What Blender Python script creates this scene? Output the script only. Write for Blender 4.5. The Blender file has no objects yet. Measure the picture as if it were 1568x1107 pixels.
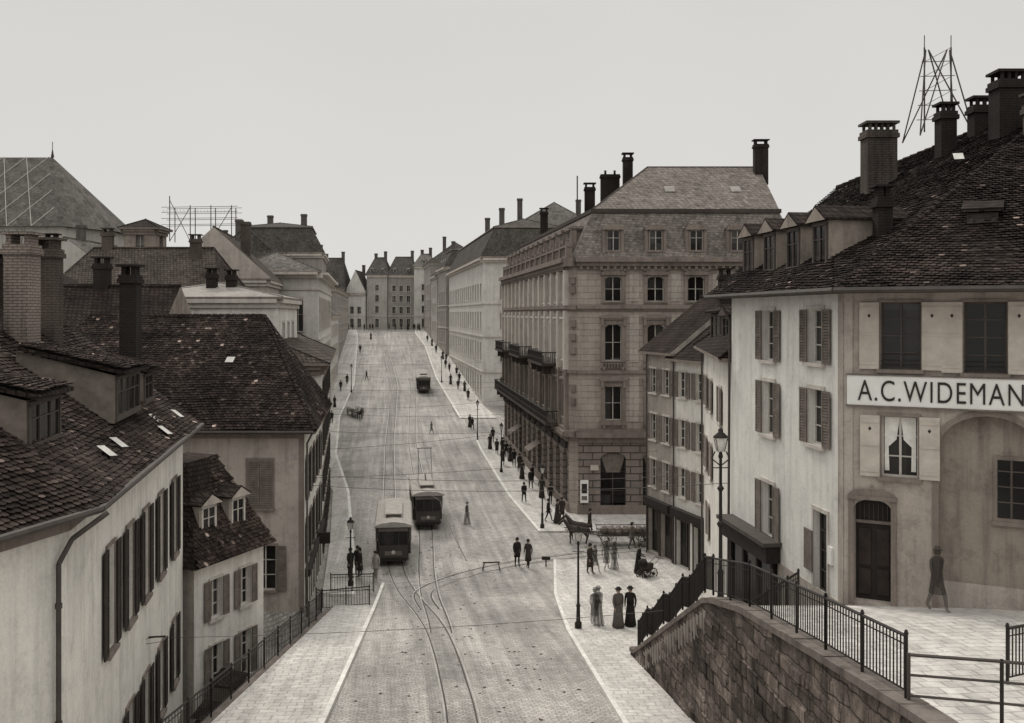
import bpy, math, random
from mathutils import Vector, Matrix
random.seed(7)
scene=bpy.context.scene
scene.view_settings.view_transform='Standard'
try: scene.view_settings.look='None'
except Exception: pass
scene.view_settings.exposure=0
COL=scene.collection
def link(o): COL.objects.link(o); return o

# ------------------------------------------------------------ materials
def mk(name,rough=.9,spec=.15):
    m=bpy.data.materials.new(name); m.use_nodes=True; nt=m.node_tree
    b=nt.nodes['Principled BSDF']; b.inputs['Roughness'].default_value=rough
    b.inputs['Specular IOR Level'].default_value=spec
    return m,nt,b
def P(nt): return nt.nodes.new('ShaderNodeNewGeometry').outputs['Position']
def setin(nt,sock,v):
    if v is None: return
    if hasattr(v,'links'): nt.links.new(v,sock)
    else: sock.default_value=v
def vm(nt,op,a,b=None):
    n=nt.nodes.new('ShaderNodeVectorMath'); n.operation=op
    setin(nt,n.inputs[0],a)
    if op=='SCALE': setin(nt,n.inputs['Scale'],b)
    else: setin(nt,n.inputs[1],b)
    return n.outputs['Vector']
def M(nt,op,a,b=None,c=None,clamp=False):
    n=nt.nodes.new('ShaderNodeMath'); n.operation=op; n.use_clamp=clamp
    setin(nt,n.inputs[0],a); setin(nt,n.inputs[1],b)
    if c is not None: setin(nt,n.inputs[2],c)
    return n.outputs[0]
def noise(nt,v,scale,detail=4,rough=.6):
    n=nt.nodes.new('ShaderNodeTexNoise'); setin(nt,n.inputs['Vector'],v)
    n.inputs['Scale'].default_value=scale; n.inputs['Detail'].default_value=detail
    n.inputs['Roughness'].default_value=rough
    return n.outputs['Fac']
def remap(nt,v,a,b,c,d):
    n=nt.nodes.new('ShaderNodeMapRange'); setin(nt,n.inputs[0],v)
    for i,x in enumerate((a,b,c,d)): n.inputs[i+1].default_value=x
    return n.outputs[0]
def dot(nt,v,w):
    n=nt.nodes.new('ShaderNodeVectorMath'); n.operation='DOT_PRODUCT'
    setin(nt,n.inputs[0],v); n.inputs[1].default_value=w
    return n.outputs['Value']
def comb(nt,x,y,z=0.0):
    n=nt.nodes.new('ShaderNodeCombineXYZ')
    setin(nt,n.inputs[0],x); setin(nt,n.inputs[1],y); setin(nt,n.inputs[2],z)
    return n.outputs[0]
def brick(nt,v,w,h,mortar,c1=1.0,c2=.8,cm=.5,off=.5):
    n=nt.nodes.new('ShaderNodeTexBrick'); setin(nt,n.inputs['Vector'],v)
    n.inputs['Scale'].default_value=1; n.inputs['Brick Width'].default_value=w
    n.inputs['Row Height'].default_value=h; n.inputs['Mortar Size'].default_value=mortar
    n.inputs['Mortar Smooth'].default_value=.3; n.offset=off
    n.inputs['Color1'].default_value=(c1,c1,c1,1); n.inputs['Color2'].default_value=(c2,c2,c2,1)
    n.inputs['Mortar'].default_value=(cm,cm,cm,1)
    return n.outputs['Color'],n.outputs['Fac']
def bump(nt,b,h,dist,strength=1.0):
    n=nt.nodes.new('ShaderNodeBump'); n.inputs['Strength'].default_value=strength
    n.inputs['Distance'].default_value=dist; nt.links.new(h,n.inputs['Height'])
    nt.links.new(n.outputs[0],b.inputs['Normal'])
def setcol(nt,b,col,val):
    nt.links.new(vm(nt,'SCALE',tuple(col[:3]),val),b.inputs['Base Color'])
def hz(col,h): # distance haze painted into the base colour of far buildings
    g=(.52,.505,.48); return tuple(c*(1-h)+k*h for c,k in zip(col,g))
def plaster(name,col,var=.16,streak=.22,rough=.92,bd=.01):
    m,nt,b=mk(name,rough)
    p=P(nt)
    n1=remap(nt,noise(nt,p,.45,5),.3,.7,1-var,1+var)
    n2=noise(nt,vm(nt,'MULTIPLY',p,(2.6,2.6,.2)),1.0,5,.68)
    n2=remap(nt,n2,.46,.74,1,1-streak*1.25)
    n4=remap(nt,noise(nt,vm(nt,'ADD',p,(7,3,1)),1.7,6,.72),.50,.74,1,1-streak*1.1)
    f=noise(nt,p,14,4,.7)
    n3=remap(nt,f,.3,.7,.91,1.08)
    setcol(nt,b,col,M(nt,'MULTIPLY',M(nt,'MULTIPLY',M(nt,'MULTIPLY',n1,n2),n3),n4))
    bump(nt,b,f,bd)
    return m
def ashlar(name,col,w=.9,h=.42,dk=.62,var=.12,mort=.02,bd=.03,streak=.2):
    m,nt,b=mk(name,.9)
    p=P(nt)
    v=comb(nt,dot(nt,p,(1,.93,0)),dot(nt,p,(0,0,1)))
    c,f=brick(nt,v,w,h,mort,1.0,.88,dk)
    n1=remap(nt,noise(nt,p,.5,5),.3,.7,1-var,1+var)
    n2=remap(nt,noise(nt,vm(nt,'MULTIPLY',p,(2,2,.22)),1.,5,.68),.47,.75,1,1-streak*1.5)
    fn=noise(nt,p,12,4)
    setcol(nt,b,col,M(nt,'MULTIPLY',M(nt,'MULTIPLY',M(nt,'MULTIPLY',n1,n2),c),remap(nt,fn,.3,.7,.88,1.12)))
    bump(nt,b,M(nt,'SUBTRACT',M(nt,'MULTIPLY',fn,.4),f),bd)
    return m
def rubble(name,col):
    m,nt,b=mk(name,.92)
    p=P(nt)
    d=noise(nt,p,1.6,3)
    v=comb(nt,M(nt,'ADD',dot(nt,p,(.1,1,0)),M(nt,'MULTIPLY',d,.5)),M(nt,'ADD',dot(nt,p,(0,.03,1)),M(nt,'MULTIPLY',noise(nt,p,1.1,2),.34)))
    c,f=brick(nt,v,.78,.36,.018,1.5,.5,.38)
    n1=remap(nt,noise(nt,p,.6,6),.3,.7,.35,1.6)
    n2=remap(nt,noise(nt,vm(nt,'MULTIPLY',p,(2,2,.2)),1.2,5,.7),.42,.7,1.15,.3)
    fn=noise(nt,p,6,6,.75)
    setcol(nt,b,col,M(nt,'MULTIPLY',M(nt,'MULTIPLY',M(nt,'MULTIPLY',n1,n2),c),remap(nt,fn,.3,.7,.5,1.5)))
    bump(nt,b,M(nt,'SUBTRACT',M(nt,'MULTIPLY',fn,1.6),f),.07)
    return m
def setts(name,col,rot=.12,w=.24,h=.15,cm=.5,patch=.3,rut=0.0,c2=.8):
    m,nt,b=mk(name,.75,.3)
    p=P(nt)
    cs,sn=math.cos(rot),math.sin(rot)
    dx=M(nt,'MULTIPLY',noise(nt,p,.6,3),.5)
    u=M(nt,'ADD',dot(nt,p,(cs,sn,0)),dx); vv=M(nt,'ADD',dot(nt,p,(-sn,cs,0)),dx)
    c,f=brick(nt,comb(nt,u,vv),w,h,.02,1.08,c2,cm)
    n1=remap(nt,noise(nt,p,.16,6,.62),.3,.7,1-patch,1+patch)
    # wheel ruts and mud smears drawn out along the street
    lx=dot(nt,p,(cs,sn,0)); ly=dot(nt,p,(-sn,cs,0))
    st=comb(nt,M(nt,'MULTIPLY',lx,1.9),M(nt,'MULTIPLY',ly,.06))
    n1b=remap(nt,noise(nt,st,1,6,.68),.33,.68,.80-rut,1.16+rut*.5)
    mud=remap(nt,noise(nt,vm(nt,'MULTIPLY',p,(.9,.35,1)),1,7,.72),.52,.70,1,.74-rut*.3)
    n2=remap(nt,noise(nt,p,2.6,6,.75),.3,.7,.78,1.2)
    setcol(nt,b,col,M(nt,'MULTIPLY',M(nt,'MULTIPLY',M(nt,'MULTIPLY',M(nt,'MULTIPLY',n1,n2),c),n1b),mud))
    bump(nt,b,M(nt,'SUBTRACT',noise(nt,p,9,2),f),.02)
    return m
def rooftile(name,col,w=.2,h=.17,var=.35,cm=.45):
    m,nt,b=mk(name,.92,.06)
    p=P(nt)
    v=comb(nt,dot(nt,p,(.8,.75,0)),dot(nt,p,(.04,.04,1.0)))
    c,f=brick(nt,v,w,h,.025,1.15,.75,cm)
    n1=remap(nt,noise(nt,p,.5,5,.65),.3,.7,1-var,1+var)
    n2=remap(nt,noise(nt,p,3.5,3,.7),.3,.7,.65,1.35)
    n3=remap(nt,noise(nt,vm(nt,'MULTIPLY',p,(1.4,1.4,.3)),1,4,.7),.5,.72,1,.55)
    setcol(nt,b,col,M(nt,'MULTIPLY',M(nt,'MULTIPLY',M(nt,'MULTIPLY',n1,n2),c),n3))
    bump(nt,b,M(nt,'SUBTRACT',1.0,f),.03)
    return m
def plain(name,col,rough=.6,spec=.25,var=.2,sc=3,metal=0,alpha=1):
    m,nt,b=mk(name,rough,spec)
    b.inputs['Metallic'].default_value=metal; b.inputs['Alpha'].default_value=alpha
    p=P(nt)
    setcol(nt,b,col,remap(nt,noise(nt,p,sc,4,.65),.3,.7,1-var,1+var))
    return m
def tiles_mat(name,col):
    m,nt,b=mk(name,.92,.06)
    a=nt.nodes.new('ShaderNodeAttribute'); a.attribute_name='tint'
    p=P(nt)
    n1=remap(nt,noise(nt,p,.5,5,.65),.3,.7,.5,1.6)
    n2=remap(nt,noise(nt,p,9,3,.7),.3,.7,.7,1.3)
    n3=remap(nt,noise(nt,vm(nt,'ADD',p,(3,9,4)),1.6,5,.7),.54,.72,1,2.0)
    setcol(nt,b,col,M(nt,'MULTIPLY',M(nt,'MULTIPLY',M(nt,'MULTIPLY',n1,n2),n3),a.outputs['Fac']))
    return m
def glassmat(name,lo,hi,rough=.15,spec=.35):
    m,nt,b=mk(name,rough,spec)
    p=P(nt)
    s=nt.nodes.new('ShaderNodeVectorMath'); s.operation='SNAP'
    nt.links.new(vm(nt,'ADD',p,(.37,.41,.2)),s.inputs[0]); s.inputs[1].default_value=(1.1,1.1,1.7)
    w=nt.nodes.new('ShaderNodeTexWhiteNoise'); nt.links.new(s.outputs[0],w.inputs['Vector'])
    v=remap(nt,M(nt,'POWER',w.outputs['Value'],2.5),0,1,lo,hi)
    setcol(nt,b,(1,.93,.87),M(nt,'MULTIPLY',v,remap(nt,noise(nt,p,1.5,3),.3,.7,.7,1.3)))
    return m

W_WHITE=plaster('plaster_white',(.73,.71,.665),.08,.2)
W_CREAM=plaster('plaster_cream',(.70,.67,.62),.11,.22)
W_GREY=plaster('plaster_grey',(.43,.385,.345),.14,.3)
W_BROWN=plaster('plaster_brown',(.29,.25,.215),.16,.35)
W_DARK=plaster('plaster_dark',(.11,.09,.08),.2,.3)
W_RA=plaster('plaster_weathered',(.41,.36,.32),.16,.32)
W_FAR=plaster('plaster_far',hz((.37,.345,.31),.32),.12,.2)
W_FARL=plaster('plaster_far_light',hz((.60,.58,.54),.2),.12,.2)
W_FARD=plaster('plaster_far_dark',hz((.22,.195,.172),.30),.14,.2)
W_MIDB=plaster('plaster_mid',(.37,.335,.30),.14,.28)
S_R1=ashlar('sandstone_ashlar',(.37,.32,.282),1.1,.46,.76)
S_R1L=ashlar('sandstone_light',(.41,.37,.33),1.1,.46,.76)
S_R1G=ashlar('sandstone_rusticated',(.25,.212,.187),1.4,.52,.34,mort=.045,bd=.05)
S_TRIM=plaster('stone_trim',(.225,.19,.166),.18,.28)
S_TRIML=plaster('stone_trim_light',(.54,.50,.455),.13,.22)
S_DARKT=plaster('stone_trim_dark',(.07,.057,.05),.2,.2)
S_WALL=rubble('retaining_stone',(.145,.118,.102))
S_COPE=plaster('coping_stone',(.17,.146,.13),.22,.35)
S_STEP=plaster('step_stone',(.25,.225,.2),.2,.3)
BRK=ashlar('chimney_brick',(.27,.225,.197),.28,.09,.42,.28,.014,.012,.45)
BRKD=ashlar('chimney_brick_sooty',(.034,.027,.024),.28,.09,.6,.3,.012,.01,.3)
BRKM=ashlar('chimney_brick_mid',(.11,.09,.078),.28,.09,.5,.3,.012,.01,.4)
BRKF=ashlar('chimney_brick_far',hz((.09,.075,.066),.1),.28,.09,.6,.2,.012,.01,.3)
T_NEAR=tiles_mat('clay_tiles',(.042,.032,.028))
T_NEAR2=tiles_mat('clay_tiles_dark',(.027,.0205,.018))
R_TILE=rooftile('roof_tile',(.040,.031,.027))
R_MID=rooftile('roof_tile_mid',(.088,.073,.064))
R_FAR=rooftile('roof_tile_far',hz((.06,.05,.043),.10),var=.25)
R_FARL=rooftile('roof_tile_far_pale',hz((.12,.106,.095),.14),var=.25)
R_SLATE=rooftile('roof_slate',(.20,.176,.158),.3,.2,.18,.7)
R_SLATED=rooftile('roof_slate_dark',(.10,.085,.075),.3,.2,.2,.7)
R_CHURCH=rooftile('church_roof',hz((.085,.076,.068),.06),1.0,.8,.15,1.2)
GROUND=setts('ground_setts',(.36,.338,.312),.3,cm=.6)
ROADM=setts('road_setts',(.42,.396,.368),.13,cm=.58,rut=.14)
TRACKM=setts('track_setts',(.35,.33,.305),.13,.2,.14,cm=.55,rut=.12)
PAVE=setts('pavement_flags',(.53,.505,.472),.1,.5,.35,.74,.16,rut=.02,c2=.9)
KERB=plaster('kerb_stone',(.70,.68,.64),.15,.22)
RAIL=plain('steel_rail',(.42,.40,.37),.35,.5,.3,1,.3)
GROOVE=plain('rail_groove',(.07,.06,.055),.9)
IRON=plain('cast_iron',(.022,.018,.016),.6,.25)
IRONM=plain('iron_grey',(.07,.06,.053),.7,.25)
SHUT=plain('shutter_dark',(.04,.032,.028),.8,.15,.3)
SHUTM=plain('shutter_mid',(.165,.14,.122),.85,.12,.28)
SHUTL=plain('shutter_pale',(.50,.45,.40),.85,.12,.14)
FRAME=plain('window_frame',(.50,.47,.43),.7,.3,.15)
FRAMED=plain('window_frame_dark',(.085,.07,.062),.7,.2,.15)
FRAMEF=plain('window_frame_far',(.36,.34,.315),.7,.3,.15)
GLASS=glassmat('window_glass',.006,.06)
GLASSF=glassmat('window_glass_far',.035,.16,.4,.2)
CURT=plain('curtain',(.72,.70,.66),.9)
ZINCL=plain('zinc_light',(.5,.48,.45),.6,.4,.3)
SIGNW=plain('sign_white',(.78,.77,.74),.7,.3,.09,1.2)
SIGNB=plain('sign_lettering',(.03,.025,.022),.6)
DOORM=plain('door_wood',(.028,.022,.02),.7,.2)
CLOTHS=[plain('cloth_black',(.020,.017,.016),.95),plain('cloth_brown',(.04,.032,.028),.95),plain('cloth_grey',(.10,.087,.078),.95),plain('cloth_light',(.26,.24,.22),.95)]
GHOST=plain('cloth_moving',(.05,.042,.037),.95,alpha=.36)
SKIN=plain('skin',(.36,.27,.22),.7)
HATM=plain('hat_felt',(.02,.017,.016),.9)
TRAMD=plain('tram_paint_dark',(.045,.037,.033),.5,.35)
TRAML=plain('tram_paint_light',(.14,.12,.107),.6,.35)
TRAMR=plain('tram_roof',(.32,.30,.276),.8)
WOOD=plain('weathered_wood',(.08,.066,.056),.85)
HORSEM=plain('horse_coat',(.05,.04,.034),.8)
BARK=plain('bark',(.04,.033,.029),.95)
WATERS=plaster('zinc',(.28,.26,.24),.2,.25)

# ------------------------------------------------------------ mesh builder
class Fr:
    def __init__(s,p0,p1):
        s.o=Vector((p0[0],p0[1])); d=Vector((p1[0]-p0[0],p1[1]-p0[1])); s.L=d.length
        s.t=d/s.L; s.n=Vector((s.t.y,-s.t.x))
    def p(s,u,v,w=0):
        q=s.o+s.t*u+s.n*w; return (q.x,q.y,v)
class MB:
    def __init__(s): s.parts={}
    def part(s,name):
        if name not in s.parts: s.parts[name]=([],[],[],[])
        return s.parts[name]
    def add(s,part,vs,fs,mat,smooth=False):
        V,F,I,Mt=s.part(part)
        if mat not in Mt: Mt.append(mat)
        mi=Mt.index(mat); b=len(V); V.extend([tuple(v) for v in vs])
        for f in fs: F.append([b+i for i in f]); I.append((mi,smooth))
    def poly(s,part,pts,mat): s.add(part,pts,[list(range(len(pts)))],mat)
    def box(s,part,F,u0,u1,v0,v1,w0,w1,mat):
        vs=[F.p(u,v,w) for w in (w0,w1) for v in (v0,v1) for u in (u0,u1)]
        s.add(part,vs,[(0,1,3,2),(4,6,7,5),(0,4,5,1),(2,3,7,6),(0,2,6,4),(1,5,7,3)],mat)
    def abox(s,part,x0,x1,y0,y1,z0,z1,mat):
        s.box(part,Fr((x0,y1),(x1,y1)),0,x1-x0,z0,z1,0,y1-y0,mat)
    def bar(s,part,p,q,r,mat,r2=None,n=5,smooth=False):
        p=Vector(p); q=Vector(q); d=q-p
        if d.length<1e-6: return
        r2=r if r2 is None else r2
        a=d.normalized().orthogonal().normalized(); b=d.normalized().cross(a)
        vs=[]
        for c,rr in ((p,r),(q,r2)):
            for i in range(n):
                an=2*math.pi*i/n; vs.append(c+a*math.cos(an)*rr+b*math.sin(an)*rr)
        fs=[(i,(i+1)%n,n+(i+1)%n,n+i) for i in range(n)]+[list(range(n))[::-1],list(range(n,2*n))]
        s.add(part,vs,fs,mat,smooth)
    def loft(s,part,rings,mat,n=14,smooth=True):
        vs=[];fs=[]
        for (cx,cy,z,rx,ry) in rings:
            for i in range(n):
                a=2*math.pi*i/n; vs.append((cx+rx*math.cos(a),cy+ry*math.sin(a),z))
        for k in range(len(rings)-1):
            for i in range(n):
                j=(i+1)%n; fs.append((k*n+i,k*n+j,(k+1)*n+j,(k+1)*n+i))
        fs.append(list(range(n))[::-1]); fs.append([ (len(rings)-1)*n+i for i in range(n)])
        s.add(part,vs,fs,mat,smooth)
    def mesh(s,name,keys=None):
        V=[];F=[];I=[];Mt=[]
        for k in (keys or s.parts):
            v,f,i,m=s.parts[k]; b=len(V); V+=v; F+=[[x+b for x in ff] for ff in f]
            mp=[]
            for mm in m:
                if mm not in Mt: Mt.append(mm)
                mp.append(Mt.index(mm))
            I+=[(mp[a],sm) for a,sm in i]
        me=bpy.data.meshes.new(name); me.from_pydata(V,[],F)
        for m in Mt: me.materials.append(m)
        me.polygons.foreach_set('material_index',[a for a,_ in I])
        me.polygons.foreach_set('use_smooth',[b for _,b in I])
        me.update(); return me
    def finish(s,name,loc=(0,0,0),rot=0,single=False):
        if single or len(s.parts)==1:
            o=bpy.data.objects.new(name,s.mesh(name)); o.location=loc; o.rotation_euler=(0,0,rot); return link(o)
        e=bpy.data.objects.new(name,None); link(e); e.location=loc; e.rotation_euler=(0,0,rot)
        for k in s.parts:
            o=bpy.data.objects.new(k,s.mesh(k,[k])); o.parent=e; link(o)
        return e

# ------------------------------------------------------------ terrain
def sp(x,w): return w*math.log1p(math.exp(min(60,x/w)))
def gbase(y):
    return .13*sp(53.4-y,3)+.08*sp(y-115,5)-.08*sp(y-250,3)
TAB={i:gbase(i) for i in range(-60,400)}
def gy(y):
    y=max(-59,min(398,y)); i=math.floor(y); f=y-i
    return TAB[i]*(1-f)+TAB[i+1]*f
LANEX=-8.5
def gz(x,y):
    if x<LANEX-.05 and y<46: return -.3
    return gy(y)
mb=MB()
xs=[-900,-100,-8.65,-8.5,0,100,900]; ys=[-60]+list(range(-20,301))+[500,1000,2500]
V=[];F=[]
for y in ys:
    for x in xs: V.append((x,y,gz(x,y)))
nx=len(xs)
for j in range(len(ys)-1):
    for i in range(nx-1):
        a=j*nx+i; F.append((a,a+1,a+nx+1,a+nx))
mb.add('ground',V,F,GROUND); mb.finish('ground')
def ip(poly,y,sm=0):
    if sm:
        return sum(ip(poly,y+k*sm/3) for k in range(-3,4))/7
    if y<=poly[0][1]: return poly[0][0]
    for (x0,y0),(x1,y1) in zip(poly,poly[1:]):
        if y<=y1: return x0+(x1-x0)*(y-y0)/(y1-y0)
    return poly[-1][0]
def ribbon(mb,part,Lf,Rf,y0,y1,off,mat,h=True,step=1):
    V=[];F=[];n=0
    y=y0
    while y<=y1+1e-6:
        l,r=Lf(y),Rf(y); z=gy(y)
        V+=[(l,y,z-.02),(l,y,z+off),(r,y,z+off),(r,y,z-.02)]; n+=1; y+=step
    for k in range(n-1):
        a=4*k
        F.append((a+1,a+2,a+6,a+5))
        if h: F+=[(a,a+1,a+5,a+4),(a+2,a+3,a+7,a+6)]
    if h: F+=[(0,3,2,1),(4*n-4,4*n-3,4*n-2,4*n-1)]
    mb.add(part,V,F,mat)
KRn=[(4.3,8),(3.1,28),(2.3,41),(2.15,50),(2.5,59)]
KLn=[(-4.5,8),(-5.3,28),(-6.2,42),(-6.9,53)]
KR1=[(1.8,67),(-.3,80),(-3.5,107),(-4.2,114)]
KR2=[(-6.9,129),(-12.8,165),(-19,213),(-24,242),(-25,252)]
KL1=[(-8.0,50),(-9.6,60),(-13.6,82),(-18.6,104),(-22.8,130),(-25.4,158),(-35.7,227),(-40,252)]
f=lambda p,dx=0,sm=0:(lambda y:ip(p,y,sm)+dx)
mb=MB()
RL=[(-4.5,8),(-5.3,28),(-6.2,42),(-6.9,53),(-8.0,54),(-9.6,60)]+KL1[2:]
RR=[(4.3,8),(3.1,28),(2.3,41),(2.15,50),(2.5,59),(30,60),(30,66),(1.8,67)]+KR1[1:]+[(-4,115),(18,116),(18,127),(-6.9,129)]+KR2[1:]
ribbon(mb,'road',f(RL),f(RR),8,252,.004,ROADM,False)
mb.finish('road')
def WX(y): return 7.5-.085*y
mb=MB()
BLD_R=lambda y: WX(y)-.01 if y<36.4 else 12
ribbon(mb,'pavement_surface',f(KRn,.16),BLD_R,8,59,.13,PAVE)
ribbon(mb,'kerb',f(KRn),f(KRn,.155),8,59,.14,KERB)
mb.finish('pavement')
mb=MB()
ribbon(mb,'pavement_surface',lambda y:LANEX,f(KLn,-.16),8,47,.13,PAVE)
ribbon(mb,'kerb',f(KLn,-.155),f(KLn),8,53,.14,KERB)
mb.finish('pavement')
mb=MB()
ribbon(mb,'pavement_surface',f(KR1,.22),lambda y:(26 if y<=72 else 4.3-.13*(y-73)),67,114,.13,PAVE)
ribbon(mb,'kerb',f(KR1),f(KR1,.215),67,114,.14,KERB)
mb.finish('pavement')
mb=MB()
ribbon(mb,'pavement_surface',f(KR2,.25),f([(-2,129),(-4.1,139),(-12.5,195),(-21.5,250)]),129,252,.13,PAVE)
ribbon(mb,'kerb',f(KR2),f(KR2,.245),129,252,.14,KERB)
mb.finish('pavement')
mb=MB()
ribbon(mb,'pavement_surface',f([(-9.7,50),(-12.4,67),(-15,82),(-20,100),(-27,142),(-31,172),(-41,245),(-43,252)]),f(KL1,-.22),50,252,.13,PAVE)
ribbon(mb,'kerb',f(KL1,-.215),f(KL1),50,252,.14,KERB)
mb.finish('pavement')
TL=[(-.2,6),(-1.34,28),(-2.6,38),(-3.6,44),(-5.2,50),(-6.8,57),(-7.6,63),(-9.4,75),(-14,112),(-18.9,158),(-25.5,200),(-33.2,242),(-35,252)]
TR=[(-2.6,38),(-3.3,44),(-4.2,50),(-5.0,57),(-5.6,64),(-6.7,75),(-11.4,112),(-16,158),(-22.5,200),(-29.7,242),(-31.5,252)]
mb=MB()
def track(T,y0,y1):
    ribbon(mb,'track_paving',f(T,-.95,3),f(T,.95,3),y0,y1,.007,TRACKM,False)
    for s in (-.5,.5):
        ribbon(mb,'rails',f(T,s-.03,3),f(T,s+.03,3),y0,y1,.016,RAIL,False)
        ribbon(mb,'grooves',f(T,s-.035-.06*(1 if s>0 else -1)-.015,3),f(T,s-.06*(1 if s>0 else -1)+.012*(1 if s<0 else -1)+.015,3),y0,y1,.011,GROOVE,False)
track(TL,8,251)
for s in (-.5,.5):
    ribbon(mb,'rails',f(TR,s-.03,2),f(TR,s+.03,2),41,251,.021,RAIL,False)
    ribbon(mb,'grooves',f(TR,s-.09 if s>0 else s+.04,2),f(TR,s-.04 if s>0 else s+.09,2),41,251,.013,GROOVE,False)
def pathrib(part,pts,w,off,mat,dx=0):
    P2=[]
    for k in range(len(pts)-1):
        p0=pts[max(0,k-1)];p1=pts[k];p2=pts[k+1];p3=pts[min(len(pts)-1,k+2)]
        for i in range(10):
            t=i/10
            P2.append(tuple(.5*((2*p1[c])+(-p0[c]+p2[c])*t+(2*p0[c]-5*p1[c]+4*p2[c]-p3[c])*t*t+(-p0[c]+3*p1[c]-3*p2[c]+p3[c])*t**3) for c in (0,1)))
    P2.append(pts[-1]); V=[];F=[]
    for i,p in enumerate(P2):
        a=Vector(P2[max(0,i-1)]);b=Vector(P2[min(len(P2)-1,i+1)]); t=(b-a).normalized(); n=Vector((t.y,-t.x))
        for s in (dx-w/2,dx+w/2):
            q=Vector(p)+n*s; V.append((q.x,q.y,gy(q.y)+off))
    for i in range(len(P2)-1): F.append((2*i,2*i+1,2*i+3,2*i+2))
    mb.add(part,V,F,mat)
CUR=[(-3.9,46.5),(-4.6,51),(-3.4,54.6),(-.9,57.6),(3,60),(9,62.5),(18,63.5),(30,63.6)]
CUR2=[(-16,51.6),(-9.5,51.8),(-6.6,52.6),(-3.2,55.2),(-.4,58.2),(3,60.3),(9,62.6)]
for s in (-.5,.5):
    pathrib('rails',CUR,.06,.026,RAIL,s); pathrib('rails',CUR2,.06,.030,RAIL,s)
    pathrib('grooves',CUR,.06,.018,GROOVE,s*.86)
mb.finish('tram_tracks')
# manure and mud crumbs left on the setts
mb=MB(); rr_=random.Random(12)
for i in range(420):
    y=rr_.uniform(26,110)**1.0; x=ip(TL,y)+rr_.gauss(1.5,2.6)
    if x<ip(RL,y)+.3 or x>ip([(3,28),(2.2,50),(2.2,66),(1.5,67),(-3.5,107),(-4,115)],y)-.4: continue
    r=rr_.uniform(.02,.075); z=gy(y)+.012; a0=rr_.uniform(0,6)
    pts=[(x+r*rr_.uniform(.6,1.5)*math.cos(a0+k*1.257),y+r*rr_.uniform(.6,1.6)*math.sin(a0+k*1.257),z) for k in range(5)]
    mb.add('mud_crumbs',pts+[(x,y,z+r*.5)],[(k,(k+1)%5,5) for k in range(5)],WOOD)
mb.finish('mud_crumbs')

# ------------------------------------------------------------ facade tools
def window(mb,F,u0,u1,v0,v1,depth=.18,nm=1,nt=2,frame=FRAME,glass=GLASS,surround=None,sw=.12,sill=True,shut=None,shm=SHUT,louv=True,proud=.04,arch=0,lintel=False,simple=False,swid=None):
    t=.05
    mb.poly('glazing',[F.p(u0,v0,-depth),F.p(u1,v0,-depth),F.p(u1,v1,-depth),F.p(u0,v1,-depth)],glass)
    d0=-depth+.004; d1=-depth+.05
    if not simple:
        mb.box('window_frames',F,u0,u0+t,v0,v1,d0,d1,frame); mb.box('window_frames',F,u1-t,u1,v0,v1,d0,d1,frame)
        mb.box('window_frames',F,u0+t,u1-t,v0,v0+t,d0,d1,frame); mb.box('window_frames',F,u0+t,u1-t,v1-t,v1,d0,d1,frame)
    for i in range(nm):
        c=u0+(u1-u0)*(i+1)/(nm+1); mb.box('window_frames',F,c-.03,c+.03,v0+t,v1-t,d0,d1+.01,frame)
    for i in range(nt):
        c=v0+(v1-v0)*(i+1)/(nt+1); mb.box('window_frames',F,u0+t,u1-t,c-.018,c+.018,d0,d1-.008,frame)
    if surround:
        mb.box('trim',F,u0-sw,u0,v0,v1,.0,proud,surround); mb.box('trim',F,u1,u1+sw,v0,v1,.0,proud,surround)
        mb.box('trim',F,u0-sw,u1+sw,v1,v1+sw*1.2,.0,proud+.01,surround)
    if lintel: mb.box('trim',F,u0-sw-.1,u1+sw+.1,v1+sw*1.2+.1,v1+sw*1.2+.24,0,.28,lintel)
    if sill: mb.box('trim',F,u0-sw-.03,u1+sw+.03,v0-.1,v0,-.02,proud+.09,surround or S_TRIML)
    if shut:
        w=swid or (u1-u0)/2
        if shut=='closed': spans=[(u0,(u0+u1)/2-.01),((u0+u1)/2+.01,u1)]
        elif shut=='right': spans=[(u1+.03,u1+.03+w)]
        elif shut=='left': spans=[(u0-.03-w,u0-.03)]
        else: spans=[(u0-.03-w,u0-.03),(u1+.03,u1+.03+w)]
        for a,b in spans:
            w0=(proud+.012)+random.uniform(0,.01); w1=w0+.035; fw=.07
            if louv:
                mb.box('shutters',F,a,a+fw,v0,v1,w0,w1,shm); mb.box('shutters',F,b-fw,b,v0,v1,w0,w1,shm)
                for vv in (v0,(v0+v1)/2-fw/2,v1-fw): mb.box('shutters',F,a+fw,b-fw,vv,vv+fw,w0,w1,shm)
                n=int((v1-v0)/.09)
                for k in range(n):
                    z=v0+fw+(v1-v0-2*fw)*(k+.5)/n
                    mb.add('shutters',[F.p(a+fw,z-.03,w1-.004),F.p(b-fw,z-.03,w1-.004),F.p(b-fw,z+.035,w0+.004),F.p(a+fw,z+.035,w0+.004)],[(0,1,2,3)],shm)
                mb.poly('shutters',[F.p(a+fw,v0,w0),F.p(b-fw,v0,w0),F.p(b-fw,v1,w0),F.p(a+fw,v1,w0)],SIGNB)
            else:
                mb.box('shutters',F,a,b,v0,v1,w0,w1,shm)
                for vv in (v0+.12,(v0+v1)/2,v1-.2): mb.box('shutters',F,a+.01,b-.01,vv,vv+.08,w1,w1+.018,shm)
                c=(a+b)/2; mb.add('shutters',[F.p(c,v1-.42,w1+.004),F.p(c+.045,v1-.36,w1+.004),F.p(c,v1-.30,w1+.004),F.p(c-.045,v1-.36,w1+.004)],[(0,1,2,3)],SIGNB)
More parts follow.
